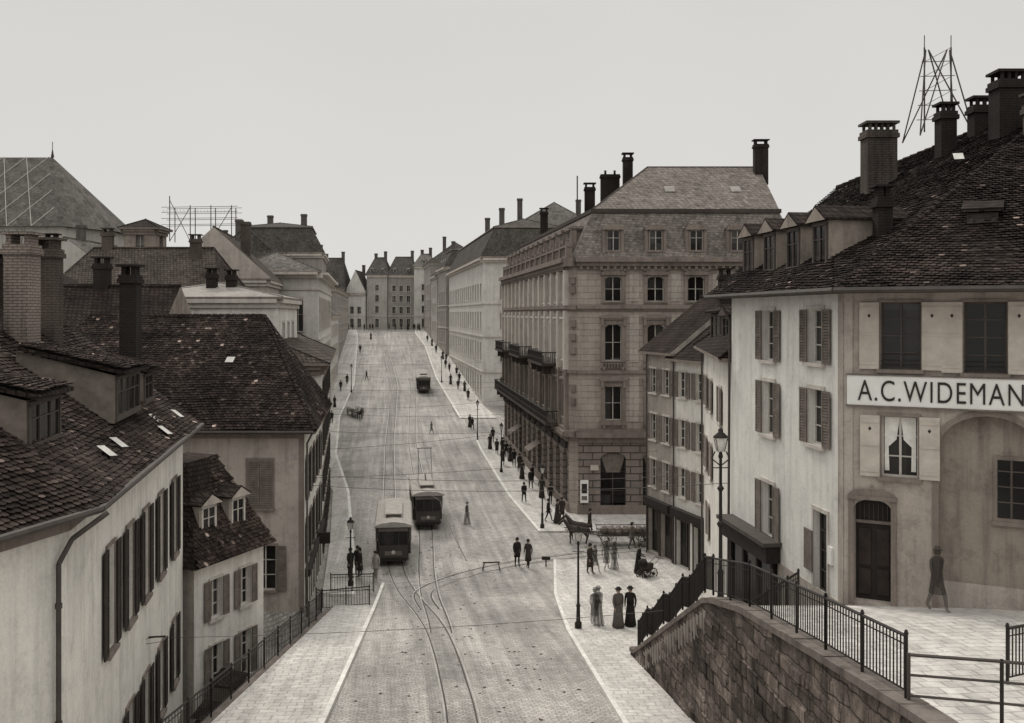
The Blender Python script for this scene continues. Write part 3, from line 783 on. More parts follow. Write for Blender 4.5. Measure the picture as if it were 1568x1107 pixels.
# ============================================================ terrace, stairs, retaining wall, railings
mb=MB()
V=[];F_=[]
yy=[-10,0,8,12,15,17,19,21.2,23.5,25,26.5]
for y in yy: V+=[(WX(y),y,tz(y)),(30,y,tz(y))]
for i in range(len(yy)-1): F_.append((2*i,2*i+1,2*i+3,2*i+2))
mb.add('paving',V,F_,PAVE)
ns=28
for i in range(ns):
    y0=26.5+9.5*i/ns; y1=26.5+9.5*(i+1)/ns; z=7.1-4.75*(i+1)/ns
    mb.abox('steps',WX(y1),9.6,y0,y1,z-.6,z,S_STEP)
mb.abox('steps',5,9.6,26.3,36,-.3,2.0,S_STEP)
mb.finish('terrace_steps')
mb=MB()
ys_=[-10,-2,3,8]+[8+.75*i for i in range(1,39)]
ys_=[y for y in ys_ if y<36.4]+[36.4]
for y0,y1 in zip(ys_,ys_[1:]):
    za,zb=tz(y0)+.12,tz(y1)+.12
    xa,xb=WX(y0),WX(y1)
    V=[(xa,y0,-.3),(xb,y1,-.3),(xb,y1,zb),(xa,y0,za),(xa+.4,y0,-.3),(xb+.4,y1,-.3),(xb+.4,y1,zb),(xa+.4,y0,za)]
    mb.add('masonry',V,[(0,3,2,1),(4,5,6,7)],S_WALL)
    g=.008
    V=[(xa-.05,y0+g,za),(xb-.05,y1-g,zb),(xb+.43,y1-g,zb),(xa+.43,y0+g,za)]
    j=random.uniform(-.012,.012)
    V+=[(x,y,z+.15+j) for x,y,z in V]
    mb.add('coping',V,[(0,3,2,1),(4,5,6,7),(0,1,5,4),(1,2,6,5),(2,3,7,6),(3,0,4,7)],S_COPE)
rb=random.Random(4)
z=2.2
while z<8.6:
    hh=rb.uniform(.26,.42); y=18+rb.uniform(0,.5)
    while y<36.0:
        ll=rb.uniform(.4,1.0)
        if tz(y+ll)+.0>z+hh and y+ll<36.2 and rb.random()<.8:
            pr=rb.uniform(.012,.06); g=.015
            xa,xb=WX(y+g),WX(y+ll-g)
            A=[(xa-.002,y+g,z+g),(xb-.002,y+ll-g,z+g),(xb-.002,y+ll-g,z+hh-g),(xa-.002,y+g,z+hh-g)]
            B=[(xa-pr,y+g+.03,z+g+.03),(xb-pr*rb.uniform(.6,1.2),y+ll-g-.03,z+g+.03),(xb-pr,y+ll-g-.03,z+hh-g-.03),(xa-pr*rb.uniform(.6,1.2),y+g+.03,z+hh-g-.03)]
            mb.add('masonry',A+B,[(4,7,6,5),(0,4,5,1),(1,5,6,2),(2,6,7,3),(3,7,4,0)],S_WALL)
        y+=ll
    z+=hh
y=36.4; mb.poly('masonry',[(WX(y),y,-.3),(WX(y)+.4,y,-.3),(WX(y)+.4,y,tz(36)+.28),(WX(y),y,tz(36)+.28)],S_WALL)
mb.finish('stone_retaining_wall')
def railing(name,pts,h=1.0,sp_=.13,post=1.3,r=.011,mat=IRON,finial=True,rails=2):
    mb=MB()
    for p,q in zip(pts,pts[1:]):
        p=Vector(p);q=Vector(q); L=(q-p).length; up=Vector((0,0,1))
        mb.bar('rails',p+up*h,q+up*h,.03,mat,n=6)
        if rails>1: mb.bar('rails',p+up*.12,q+up*.12,.016,mat,n=4)
        if rails>1: mb.bar('rails',p+up*(h-.14),q+up*(h-.14),.013,mat,n=4)
        n=max(1,int(L/sp_)) if sp_ else 0
        for i in range(n): 
            c=p+(q-p)*((i+.5)/n); mb.bar('balusters',c+up*.12,c+up*(h-.01),r,mat,n=4)
        if rails==1:
            for k in (.35,.68): mb.bar('rails',p+up*h*k,q+up*h*k,.022,mat,n=5)
        m=max(1,round(L/post))
        for i in range(m+1):
            c=p+(q-p)*(i/m); mb.bar('posts',c,c+up*(h+.03),.03,mat,n=6)
            if finial: mb.bar('posts',c+up*(h+.03),c+up*(h+.1),.042,mat,.02,n=6)
    return mb.finish(name)
rp=[]
for y in (15.8,19,23.5,26.5): rp.append((WX(y)+.2,y,tz(y)+.28))
railing('iron_railing',rp,r=.014,sp_=.12)
rp=[]
for i in range(4):
    ya=26.5+i*2.4; rp.append((WX(ya)+.2,ya,tz(ya)+.3+.0)); rp.append((WX(ya+.8)+.2,ya+.8,tz(ya+.8)+.3+.22))
rp.append((WX(36)+.2,36,tz(36)+.3))
railing('iron_stair_railing',rp,1.0,.1,1.1,r=.016)
rp2=[(x+2.3,y,tz(y)-.1) for x,y,z in rp]
railing('iron_stair_railing',rp2,1.0,.13,1.6,r=.014)
railing('pipe_railing',[(WX(15.8)+.2,15.7,tz(15.7)),(7.6,15.2,tz(15)),(10.5,14.3,tz(14.3))],1.0,0,1.0,rails=1,finial=False,mat=IRONM)
railing('iron_railing',[(8.9,17.6,tz(17.6)),(10.3,18.4,tz(18.4)),(12.4,18.6,tz(18.6))],1.0,.1,1.0,r=.014)
mb=MB()
for y0 in range(8,46):
    za,zb=gy(y0)+.16,gy(y0+1)+.16
    V=[(-8.72,y0,-.35),(-8.72,y0+1,-.35),(-8.72,y0+1,zb),(-8.72,y0,za)]
    V+=[(x+.24,y,z) for x,y,z in V]
    mb.add('masonry',V,[(0,1,2,3),(4,7,6,5),(3,2,6,7)],S_COPE)
mb.finish('lane_retaining_wall')
railing('iron_railing',[(-8.6,y,gy(y)+.16) for y in (24,28,32,36,40,43)]+[(-8.75,45,gy(45)+.14),(-9.2,46,gy(46)+.05)],1.0,.22,1.8)
railing('iron_railing',[(-9.1,47.0,.75),(-6.9,47.4,.85)],.95,.13,1.1)
railing('iron_railing',[(-9.4,50.8,.5),(-7.2,51.0,.5)],.95,.13,1.1)

# ============================================================ big corner building
mb=MB()
fp=[(4.9,72.6),(21.2,72.6),(21.2,114),(-.9,114.8),(4.25,73.3)]
zc=19.0
ops=[]
cs=[2.6,5.75,8.75,11.8,14.7]
for i,c in enumerate(cs):
    ops.append((c-.62,c+.62,15.9,17.75,.3,dict(surround=S_TRIM,sw=.26,lintel=S_TRIM,proud=.1,nm=1,nt=1,depth=.35)))
    ops.append((c-.62,c+.62,11.5,14.2,.35,dict(surround=S_TRIM,sw=.3,lintel=S_TRIM,proud=.12,nm=1,nt=1,depth=.35)))
    ops.append((c-.62,c+.62,7.1,9.6,.0,dict(surround=S_TRIM,sw=.28,lintel=S_TRIM,proud=.12,nm=1,nt=1,depth=.35)))
F=facade(mb,fp[0],fp[1],6.0,zc,S_R1,ops)
ops=[(c-.95,c+.95,.35,4.7,.5,dict(surround=None,sill=False,nm=1,nt=2,depth=.4,frame=FRAMED)) for c in cs]
facade(mb,fp[0],fp[1],-.1,6.0,S_R1G,ops)
for c in cs:
    for (v0,v1) in ((14.2,14.9),(9.6,10.3),(17.75,18.2)):
        n_=8; r=.98
        pts=[(c-r,v1-.35)]+[(c-r*math.cos(math.pi*k/n_),v1-.35+.42*math.sin(math.pi*k/n_)) for k in range(1,n_)]+[(c+r,v1-.35)]
        mb.add('trim',[F.p(u,v,.24) for u,v in pts],[range(len(pts))],S_TRIM)
        for k in range(n_): mb.add('trim',[F.p(*pts[k],.24),F.p(*pts[k+1],.24),F.p(*pts[k+1],0),F.p(*pts[k],0)],[(0,1,2,3)],S_TRIM)
    mb.box('trim',F,c-.95,c+.95,6.75,7.0,0,.3,S_TRIM); mb.box('trim',F,c-.95,c+.95,10.95,11.35,0,.2,S_TRIM)
    for s in (-1,1): # consoles and sill brackets
        for v in (9.95,14.55): mb.box('trim',F,c+s*.82-.1,c+s*.82+.1,v-.45,v,.0,.26,S_TRIM)
        for v in (6.5,10.82): mb.box('trim',F,c+s*.7-.08,c+s*.7+.08,v,v+.24,.16,.32,S_TRIM)
    for k in range(7): mb.box('trim',F,c-.72+k*.22,c-.62+k*.22,11.0,11.3,.2,.24,S_DARKT)
for u in (.5,4.15,7.25,10.3,13.3):
    for v0,v1 in ((7.0,10.3),(11.4,14.9),(15.9,18.0)):
        if u>1: mb.box('trim',F,u-.35,u+.35,v0,v1,0,.05,S_R1L)
def courses(F,m=S_TRIM):
    for v0,v1,p in ((5.85,6.2,.5),(6.2,6.45,.3),(5.45,5.85,.2),(10.55,10.8,.16),(15.35,15.6,.26),(15.2,15.35,.14),(18.25,18.5,.16),(18.5,18.8,.4),(18.8,19.15,.65),(.0,.8,.12)):
        mb.box('cornices',F,-.02-p*.3,F.L+.02+p*.3,v0,v1-.004,0,p,m)
    n=int(F.L/.5)
    for i in range(n): mb.box('cornices',F,i*.5+.1,i*.5+.3,18.25,18.49,.16,.36,m)
courses(F)
Fc=facade(mb,fp[4],fp[0],-.1,zc,S_R1)
for v0,v1,p in ((5.85,6.3,.5),(10.55,10.8,.2),(15.3,15.6,.26),(18.5,19.13,.6)): mb.box('cornices',Fc,0,Fc.L,v0,v1,0,p,S_TRIM)
for v in (8.2,9.2,12,13,14,16.5,17.2): mb.box('trim',Fc,.2,Fc.L-.2,v,v+.5,0,.22,S_TRIM)
ops=[];nb=13
F=Fr(fp[3],fp[4]); bw=F.L/nb
for j in range(nb):
    c=bw*(j+.5)
    ops.append((c-.62,c+.62,15.9,17.75,.3,dict(surround=S_TRIML,sw=.22,proud=.08,nm=1,nt=1,depth=.35)))
    ops.append((c-.62,c+.62,11.5,14.2,.0,dict(surround=S_TRIML,sw=.25,lintel=S_TRIML,proud=.1,nm=1,nt=1,depth=.35)))
    ops.append((c-.62,c+.62,7.1,9.6,.0,dict(surround=S_TRIM,sw=.25,lintel=S_TRIM,proud=.1,nm=1,nt=1,depth=.35)))
facade(mb,fp[3],fp[4],6.0,zc,S_R1L,ops)
ops=[(bw*(j+.5)-1.0,bw*(j+.5)+1.0,.35,4.7,.9,dict(surround=None,sill=False,nm=1,nt=1,depth=.5,frame=FRAMED)) for j in range(nb)]
facade(mb,fp[3],fp[4],-.1,6.0,S_R1G,ops)
courses(F)
for j in range(nb+1):
    u=min(max(bw*j,.3),F.L-.3)
    mb.box('pilasters',F,u-.26,u+.26,6.45,10.54,0,.3,S_TRIM); mb.box('pilasters',F,u-.24,u+.24,10.8,15.19,0,.36,S_TRIML); mb.box('pilasters',F,u-.22,u+.22,15.6,18.24,0,.36,S_TRIML)
for (u0,u1,z) in ((F.L-13,F.L-5,10.8),(F.L-27,F.L-19,10.8),(F.L-40,F.L-33,10.8),(1,F.L-3,6.3)):
    mb.box('balconies',F,u0,u1,z,z+.2,.0,1.3,S_DARKT)
    mb.box('balconies',F,u0,u1,z+1.05,z+1.15,1.18,1.29,IRON)
    n=int((u1-u0)/.14)
    for i in range(n+1):
        mb.box('balconies',F,u0+i*.14,u0+i*.14+.05,z+.2,z+1.05,1.2,1.25,IRON)
    mb.box('balconies',F,u0,u1,z+.55,z+.62,1.19,1.26,IRON)
    for uu in (u0,u1-.06):
        mb.box('balconies',F,uu,uu+.06,z+1.05,z+1.12,.0,1.18,IRON)
        for i in range(7): mb.box('balconies',F,uu,uu+.05,z+.2,z+1.05,.05+i*.17,.1+i*.17,IRON)
    k=int((u1-u0)/3.2)
    for i in range(k+1): 
        mb.box('balconies',F,u0+i*3.2+.1,u0+i*3.2+.4,z-.7,z,.0,1.0,S_DARKT)
for j in (4,8):
    u=bw*j; mb.add('awnings',[F.p(u+.3,3.6,.1),F.p(u+bw-.3,3.6,.1),F.p(u+bw-.3,2.9,1.2),F.p(u+.3,2.9,1.2),F.p(u+.3,2.6,1.2),F.p(u+bw-.3,2.6,1.2)],[(0,1,2,3),(3,2,5,4)],SHUTM)
for j in range(nb): mb.box('shop_fascia',F,bw*j+.5,bw*(j+1)-.5,4.85,5.35,0,.18,DOORM)
mb.box('balustrade',F,0,F.L,19.15,19.3,-.3,.2,S_TRIM); mb.box('balustrade',F,0,F.L,20.0,20.15,-.25,.15,S_TRIM)
for i in range(int(F.L/.35)): mb.box('balustrade',F,i*.35+.08,i*.35+.24,19.3,20.0,-.14,.04,S_TRIM)
for i in range(nb+1):
    u=min(max(bw*i,.3),F.L-.3); mb.box('balustrade',F,u-.22,u+.22,19.3,20.4,-.28,.18,S_TRIM)
facade(mb,fp[1],fp[2],-.1,zc,S_R1,[]); facade(mb,fp[2],fp[3],-.1,zc,S_R1,[])
r0=[(4.5,72.4),(21.4,72.4),(21.4,114.2),(-1.1,115)]
r1=[(6.1,74.1),(20.2,74.1),(20.2,113),(1.1,113.2)]
mb.poly('roof',[(x,y,19.16) for x,y in r0],S_TRIM)
for i in range(4):
    a,b=r0[i],r0[(i+1)%4];c,d=r1[(i+1)%4],r1[i]
    mb.poly('roof',[(a[0],a[1],19.17),(b[0],b[1],19.17),(c[0],c[1],22.7),(d[0],d[1],22.7)],R_SLATE)
    Fm=Fr(d,c); mb.box('roof',Fm,-.1,Fm.L+.1,22.6,22.9,-.1,.16,S_DARKT)
P0,P1,P2,P3=[(x,y,22.9) for x,y in r1]
A=(11.2,81,27.1); C=(8.5,108,25.8)
mb.poly('roof',[P0,P1,(20.4,81,27.1),A],R_SLATE); mb.poly('roof',[P0,A,C,P3],R_SLATED); mb.poly('roof',[P1,P2,C,A,(20.4,81,27.1)],R_SLATED) ; mb.poly('roof',[P2,P3,C],R_SLATED)
for a,b in ((P0,A),(A,(20.4,81,27.1)),(A,C)): mb.bar('roof',a,b,.07,S_DARKT)
for c in cs:
    dormer(mb,(4.9+c,72.62),19.5,(1,0),None,1.15,1.75,2.2,S_TRIM,R_SLATED,'round',frame=FRAME,trim=S_TRIM)
for j in range(0,nb):
    q=F.p(bw*(j+.5),0,-.35); dormer(mb,(q[0],q[1]),19.6,F.t,None,1.15,1.75,2.2,S_TRIM,R_SLATED,'round',frame=FRAME,trim=S_TRIM)
for (x,y,za,zb,w) in ((6.9,87,23,26.2,.9),(8.4,84,24,26.9,1.6),(9.8,83,25,28.2,.8),(20.3,80,25.5,28.8,1.1),(3.4,104,22,25.8,.8)):
    chimney(mb,x,y,za,zb,w,.7,BRKD,2,'slab' if w<1.5 else 'cap')
mb.bar('chimneys',(5.6,84,22.5),(5.6,84,26.8),.06,IRONM)
for x,z in ((12.0,24.7),(17.2,24.7)):
    mb.add('skylights',[(x,76.7,z-.15),(x+.8,76.7,z-.15),(x+.8,77.5,z+.37),(x,77.5,z+.37)],[(0,1,2,3)],WATERS)
Fg=Fr(fp[0],fp[1])
mb.box('posters',Fg,.15,.75,1.0,2.7,.13,.17,SIGNW); mb.box('posters',Fg,.25,.65,1.7,2.4,.171,.18,SIGNB); mb.box('posters',Fg,.25,.65,1.2,1.5,.171,.18,SHUTM)
mb.box('posters',Fg,.9,1.5,3.4,3.8,.13,.17,SHUTL); mb.box('posters',Fg,5.1,6.4,3.6,4.2,.0,.05,SHUTL)
for c in cs: mb.add('awnings',[Fg.p(c-.95,4.6,-.2),Fg.p(c+.95,4.6,-.2),Fg.p(c+.5,3.2,-.15),Fg.p(c-.5,3.2,-.15)],[(0,1,2,3)],SHUTM)
mb.finish('corner_department_building')

# ============================================================ buildings further along right side
def zrows(z0,hs): 
    out=[];z=z0
    for h in hs: out.append((z,z+h*.58)); z+=h
    return out
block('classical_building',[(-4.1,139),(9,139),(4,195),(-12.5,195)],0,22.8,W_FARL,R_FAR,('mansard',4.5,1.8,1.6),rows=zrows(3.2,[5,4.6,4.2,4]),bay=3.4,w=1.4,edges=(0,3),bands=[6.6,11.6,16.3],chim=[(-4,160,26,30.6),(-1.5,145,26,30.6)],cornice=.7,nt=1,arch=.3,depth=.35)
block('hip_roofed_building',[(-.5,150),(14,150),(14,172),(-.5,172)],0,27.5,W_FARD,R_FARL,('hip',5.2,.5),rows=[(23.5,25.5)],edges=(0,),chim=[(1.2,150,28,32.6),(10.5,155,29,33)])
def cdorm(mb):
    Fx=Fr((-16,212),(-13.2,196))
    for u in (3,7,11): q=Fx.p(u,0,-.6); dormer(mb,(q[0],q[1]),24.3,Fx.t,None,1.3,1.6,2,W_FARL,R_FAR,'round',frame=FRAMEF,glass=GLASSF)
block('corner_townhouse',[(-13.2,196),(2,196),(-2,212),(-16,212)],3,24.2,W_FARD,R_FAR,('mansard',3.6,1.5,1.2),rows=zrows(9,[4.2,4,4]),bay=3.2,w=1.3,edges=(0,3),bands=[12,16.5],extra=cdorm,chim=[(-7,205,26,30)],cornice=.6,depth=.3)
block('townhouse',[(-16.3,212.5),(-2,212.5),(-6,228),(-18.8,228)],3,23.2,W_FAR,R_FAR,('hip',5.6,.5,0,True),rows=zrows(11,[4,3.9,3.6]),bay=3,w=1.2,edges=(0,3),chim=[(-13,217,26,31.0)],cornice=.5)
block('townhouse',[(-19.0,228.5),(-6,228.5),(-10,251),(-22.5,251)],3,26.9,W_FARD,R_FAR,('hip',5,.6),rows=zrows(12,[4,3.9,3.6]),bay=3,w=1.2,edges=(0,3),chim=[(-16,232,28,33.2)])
# end of the street
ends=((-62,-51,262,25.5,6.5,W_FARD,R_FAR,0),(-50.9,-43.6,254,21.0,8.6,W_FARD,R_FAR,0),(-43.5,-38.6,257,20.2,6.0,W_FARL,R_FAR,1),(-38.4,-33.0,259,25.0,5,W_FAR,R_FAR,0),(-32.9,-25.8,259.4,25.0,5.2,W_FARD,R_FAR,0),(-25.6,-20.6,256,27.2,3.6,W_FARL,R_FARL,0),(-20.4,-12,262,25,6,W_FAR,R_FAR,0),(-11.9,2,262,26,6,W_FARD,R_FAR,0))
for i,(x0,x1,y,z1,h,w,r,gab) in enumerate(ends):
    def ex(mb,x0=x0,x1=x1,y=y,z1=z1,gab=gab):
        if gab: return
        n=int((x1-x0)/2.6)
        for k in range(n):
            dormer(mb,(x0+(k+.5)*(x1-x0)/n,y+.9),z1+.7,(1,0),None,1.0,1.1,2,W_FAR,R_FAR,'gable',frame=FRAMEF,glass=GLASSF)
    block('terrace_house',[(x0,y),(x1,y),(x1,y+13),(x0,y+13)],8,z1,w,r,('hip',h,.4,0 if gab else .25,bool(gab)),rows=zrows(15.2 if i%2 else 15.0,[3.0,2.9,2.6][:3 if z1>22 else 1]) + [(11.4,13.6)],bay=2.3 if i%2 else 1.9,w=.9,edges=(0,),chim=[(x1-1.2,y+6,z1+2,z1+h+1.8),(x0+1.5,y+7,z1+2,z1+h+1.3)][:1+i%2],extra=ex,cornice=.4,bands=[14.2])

# ============================================================ LEFT side, far
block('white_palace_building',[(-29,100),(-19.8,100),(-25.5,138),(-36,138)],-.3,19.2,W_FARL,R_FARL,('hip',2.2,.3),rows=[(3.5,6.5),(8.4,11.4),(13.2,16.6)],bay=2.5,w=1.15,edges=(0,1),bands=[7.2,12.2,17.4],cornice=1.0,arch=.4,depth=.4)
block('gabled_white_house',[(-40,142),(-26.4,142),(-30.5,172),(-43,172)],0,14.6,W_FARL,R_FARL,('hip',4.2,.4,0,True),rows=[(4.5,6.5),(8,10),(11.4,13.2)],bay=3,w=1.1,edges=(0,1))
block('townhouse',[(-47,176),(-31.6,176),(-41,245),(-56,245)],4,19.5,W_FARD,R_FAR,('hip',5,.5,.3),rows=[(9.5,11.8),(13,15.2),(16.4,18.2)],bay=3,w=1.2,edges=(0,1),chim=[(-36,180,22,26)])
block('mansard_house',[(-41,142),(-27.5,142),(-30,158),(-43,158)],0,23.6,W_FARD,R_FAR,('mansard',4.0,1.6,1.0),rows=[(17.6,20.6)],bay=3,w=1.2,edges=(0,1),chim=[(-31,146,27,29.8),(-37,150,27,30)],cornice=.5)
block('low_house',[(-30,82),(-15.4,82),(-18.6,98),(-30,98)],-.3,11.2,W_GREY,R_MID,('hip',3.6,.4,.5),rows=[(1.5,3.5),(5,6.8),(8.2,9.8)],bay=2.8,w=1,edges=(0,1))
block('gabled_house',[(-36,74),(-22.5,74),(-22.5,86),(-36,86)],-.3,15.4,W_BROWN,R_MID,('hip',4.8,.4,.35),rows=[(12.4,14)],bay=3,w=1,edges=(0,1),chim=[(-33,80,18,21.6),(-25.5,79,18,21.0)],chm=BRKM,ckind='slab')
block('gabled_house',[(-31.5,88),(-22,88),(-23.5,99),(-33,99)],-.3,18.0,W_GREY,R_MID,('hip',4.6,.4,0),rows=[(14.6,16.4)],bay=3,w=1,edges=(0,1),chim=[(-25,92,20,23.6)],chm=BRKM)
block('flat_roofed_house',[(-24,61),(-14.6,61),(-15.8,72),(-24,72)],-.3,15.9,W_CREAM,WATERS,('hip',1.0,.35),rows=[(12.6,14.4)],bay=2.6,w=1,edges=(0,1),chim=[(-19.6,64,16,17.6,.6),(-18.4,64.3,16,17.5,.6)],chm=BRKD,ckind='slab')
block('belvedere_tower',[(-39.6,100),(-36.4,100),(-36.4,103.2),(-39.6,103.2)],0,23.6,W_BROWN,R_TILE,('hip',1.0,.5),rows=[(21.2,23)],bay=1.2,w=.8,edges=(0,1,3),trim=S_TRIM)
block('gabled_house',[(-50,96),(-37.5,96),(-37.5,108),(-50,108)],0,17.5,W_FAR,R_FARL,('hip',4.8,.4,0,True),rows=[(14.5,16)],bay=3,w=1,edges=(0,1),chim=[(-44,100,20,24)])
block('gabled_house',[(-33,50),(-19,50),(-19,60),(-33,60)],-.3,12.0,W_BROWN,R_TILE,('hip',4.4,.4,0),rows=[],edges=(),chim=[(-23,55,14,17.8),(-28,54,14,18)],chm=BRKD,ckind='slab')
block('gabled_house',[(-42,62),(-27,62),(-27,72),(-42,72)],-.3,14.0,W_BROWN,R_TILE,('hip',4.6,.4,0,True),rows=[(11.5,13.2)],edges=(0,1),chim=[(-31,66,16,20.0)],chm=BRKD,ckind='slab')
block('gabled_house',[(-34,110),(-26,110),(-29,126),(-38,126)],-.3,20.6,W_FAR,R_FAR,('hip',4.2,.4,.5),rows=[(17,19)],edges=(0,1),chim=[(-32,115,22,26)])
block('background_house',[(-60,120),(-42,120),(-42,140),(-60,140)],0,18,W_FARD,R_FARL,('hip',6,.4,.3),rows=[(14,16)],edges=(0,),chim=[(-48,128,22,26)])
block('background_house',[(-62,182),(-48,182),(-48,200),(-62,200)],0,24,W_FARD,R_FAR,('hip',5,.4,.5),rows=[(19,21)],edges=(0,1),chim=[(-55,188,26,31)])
mb=MB()
for i in range(4):
    x=-33.2+i*2.0; mb.bar('posts',(x,95,22),(x,95,25.2+(1.2 if i==0 else .3)),.05,IRONM,n=4); mb.bar('posts',(x,96.5,22),(x,96.5,25.4),.05,IRONM,n=4)
for z in (23.6,24.2,24.8,25.3):
    for y in (95,96.5): mb.bar('cross_bars',(-34,y,z),(-26.6,y,z+.1),.03,IRONM,n=4)
for i in range(22): mb.bar('insulators',(-33.8+i*.33,95,24.8),(-33.8+i*.33,95,25.05),.035,CURT,n=4)
for a,b in (((-33.2,95,22),(-31.2,95,25.3)),((-31.2,95,22),(-33.2,95,26)),((-29.2,95,22),(-27.2,95,25.3))): mb.bar('posts',a,b,.035,IRONM,n=4)
mb.finish('telephone_roof_rack')
# church
mb=MB()
xe=-47.5; y0,y1=104,122; ze=24.2; zr=33.0
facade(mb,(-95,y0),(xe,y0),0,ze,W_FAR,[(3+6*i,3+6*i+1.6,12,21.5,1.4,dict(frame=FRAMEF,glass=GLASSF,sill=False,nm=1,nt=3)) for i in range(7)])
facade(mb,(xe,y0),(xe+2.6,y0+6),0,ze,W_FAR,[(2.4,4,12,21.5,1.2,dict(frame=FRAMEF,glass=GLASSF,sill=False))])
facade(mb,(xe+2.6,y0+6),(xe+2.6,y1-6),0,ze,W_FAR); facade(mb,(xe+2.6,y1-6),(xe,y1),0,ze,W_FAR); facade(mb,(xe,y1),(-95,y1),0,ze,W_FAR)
E=[(-95,y0-.5,ze),(xe+.2,y0-.5,ze),(xe+3.1,y0+5.8,ze),(xe+3.1,y1-5.8,ze),(xe+.2,y1+.5,ze),(-95,y1+.5,ze)]
r=(-53.0,113,zr); rr=(-95,113,zr)
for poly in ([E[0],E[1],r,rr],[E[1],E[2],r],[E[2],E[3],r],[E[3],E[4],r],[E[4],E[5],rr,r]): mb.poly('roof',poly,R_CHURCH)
def cr(s,t):
    return (-95+s,(y0-.5)+(9.5)*t,ze+(zr-ze)*t+.05)
for k in range(-2,20):
    for sgn in (1,-1):
        for j in range(4):
            s0=k*2.6+(j*1.3 if sgn>0 else -j*1.3+5.2); s1=s0+1.3*sgn
            lim=47.7-5.7*((j+1)/4)
            if 0<s0<lim and 0<s1<lim: mb.bar('roof_pattern',cr(s0,j/4),cr(s1,(j+1)/4),.045,W_FAR,n=4)
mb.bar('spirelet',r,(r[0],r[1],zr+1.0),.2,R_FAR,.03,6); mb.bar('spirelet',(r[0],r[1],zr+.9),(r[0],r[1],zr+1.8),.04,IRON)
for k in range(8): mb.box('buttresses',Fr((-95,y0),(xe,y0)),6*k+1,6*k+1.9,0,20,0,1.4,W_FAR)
mb.finish('church')

# ============================================================ LEFT near houses
mb=MB()
fp=[(-25,46),(-9.75,46),(-11.3,58),(-25,58)]
k1=dict(surround=S_TRIM,sw=.1,shm=SHUTM,depth=.2)
ops=[(12.6,13.75,5.85,8.1,0,dict(k1,shut='closed')),(12.9,13.9,2.0,4.1,0,dict(k1,shut='right')),(8.2,9.2,5.9,8,0,dict(k1,shut='open'))]
F=facade(mb,fp[0],fp[1],-.3,9.4,W_GREY,ops)
mb.box('trim',F,0,F.L,9.15,9.4,0,.12,S_TRIM); mb.box('trim',F,F.L-.25,F.L,-.3,9.15,0,.04,S_TRIM)
ops=[]
for u in (1.2,3.6,6.0,8.4,10.6):
    for v0,v1 in ((6.2,8.1),(3.2,5.1)): ops.append((u-.42,u+.42,v0,v1,0,dict(surround=S_TRIM,shut='open',shm=SHUT,depth=.2)))
    ops.append((u-.6,u+.6,.3,2.4,0,dict(surround=S_DARKT,shut=None,frame=FRAMED,sill=False)))
F=facade(mb,fp[1],fp[2],-.3,9.4,W_CREAM,ops)
mb.box('signs',F,7.2,7.3,2.5,3.1,.1,.8,DOORM)
mb.box('shopfront',F,.3,11.8,2.55,2.9,0,.25,DOORM)
facade(mb,fp[2],fp[3],-.3,9.4,W_GREY);facade(mb,fp[3],fp[0],-.3,9.4,W_GREY)
A_,B_=hiproof(mb,fp,9.4,5.3,R_TILE,ov=.55,hip=.5,fas=SHUTM)
mb.bar('gutter',(-25.4,45.4,9.5),(-9.2,45.4,9.5),.08,IRONM); mb.bar('gutter',(-9.3,45.5,9.4),(-9.6,45.85,8.9),.05,IRONM); mb.bar('gutter',(-9.6,45.88,8.9),(-9.6,45.88,0),.05,IRONM)
mb.add('skylights',[(-14.2,48.4,12.6),(-13.8,48.4,12.6),(-13.75,48.7,12.85),(-14.15,48.7,12.85)],[(0,1,2,3)],ZINCL)
q=offs(fp,.55)
Q=[(x,y,9.54) for x,y in q]
ridge_tiles(mb,A_,B_,R_TILE); ridge_tiles(mb,Q[1],B_,R_TILE,.09)
o=mb.finish('tiled_roof_house')
tilefield('roof_tiles',o,[(Q[0],Q[1],B_,A_),(Q[1],Q[2],B_)],T_NEAR2,.19,.17)
block('street_house',[(-25,58.4),(-11.35,58.4),(-14.9,80),(-25,80)],-.3,11.9,W_CREAM,R_MID,('hip',2.6,.5,.6),rows=[(.4,2.6),(3.6,5.4),(6.4,8.2),(9.2,10.9)],bay=2.5,w=.95,edges=(0,1),shut='open',frame=FRAME,glass=GLASS,depth=.2,trim=S_TRIM)
# long white house nearest on the left
mb=MB()
a0,a1,a2=(-12.3,8.8),(-9.25,20.3),(-12.1,36)
kS=dict(surround=S_TRIM,sw=.07,shut='open',shm=SHUT,depth=.2)
LA=(Vector(a1)-Vector(a0)).length
ops=[]
for u in (LA-5.3,LA-9.3):
    for v0,v1 in ((6.6,9.2),(2.0,4.4)): ops.append((u-.5,u+.5,v0,v1,0,kS))
F=facade(mb,a0,a1,-.3,10.8,W_CREAM,ops)
mb.box('trim',F,0,F.L,10.5,10.8,0,.1,S_TRIM)
pu=LA-.35
mb.bar('downpipe',F.p(pu+.9,10.8,.6),F.p(pu+.3,10.35,.2),.055,IRONM,n=8); mb.bar('downpipe',F.p(pu+.3,10.35,.2),F.p(pu,9.9,.12),.055,IRONM,n=8); mb.bar('downpipe',F.p(pu,9.9,.12),F.p(pu,0,.12),.055,IRONM,n=8)
for v in (9.0,6.6,4.2): mb.bar('downpipe',F.p(pu,v,.12),F.p(pu,v+.1,.12),.075,IRONM,n=8)
ops=[]
for u in (4.1,6.4,8.7,11.2,13.9):
    for v0,v1 in ((6.65,9.25),(2.2,4.4)):
        ops.append((u-.45,u+.45,v0,v1,0,kS))
F=facade(mb,a1,a2,-.3,10.8,W_CREAM,ops)
mb.box('trim',F,0,F.L,10.5,10.8,0,.1,S_TRIM)
mb.box('trim',F,0,F.L,-.3,.6,0,.05,W_GREY)
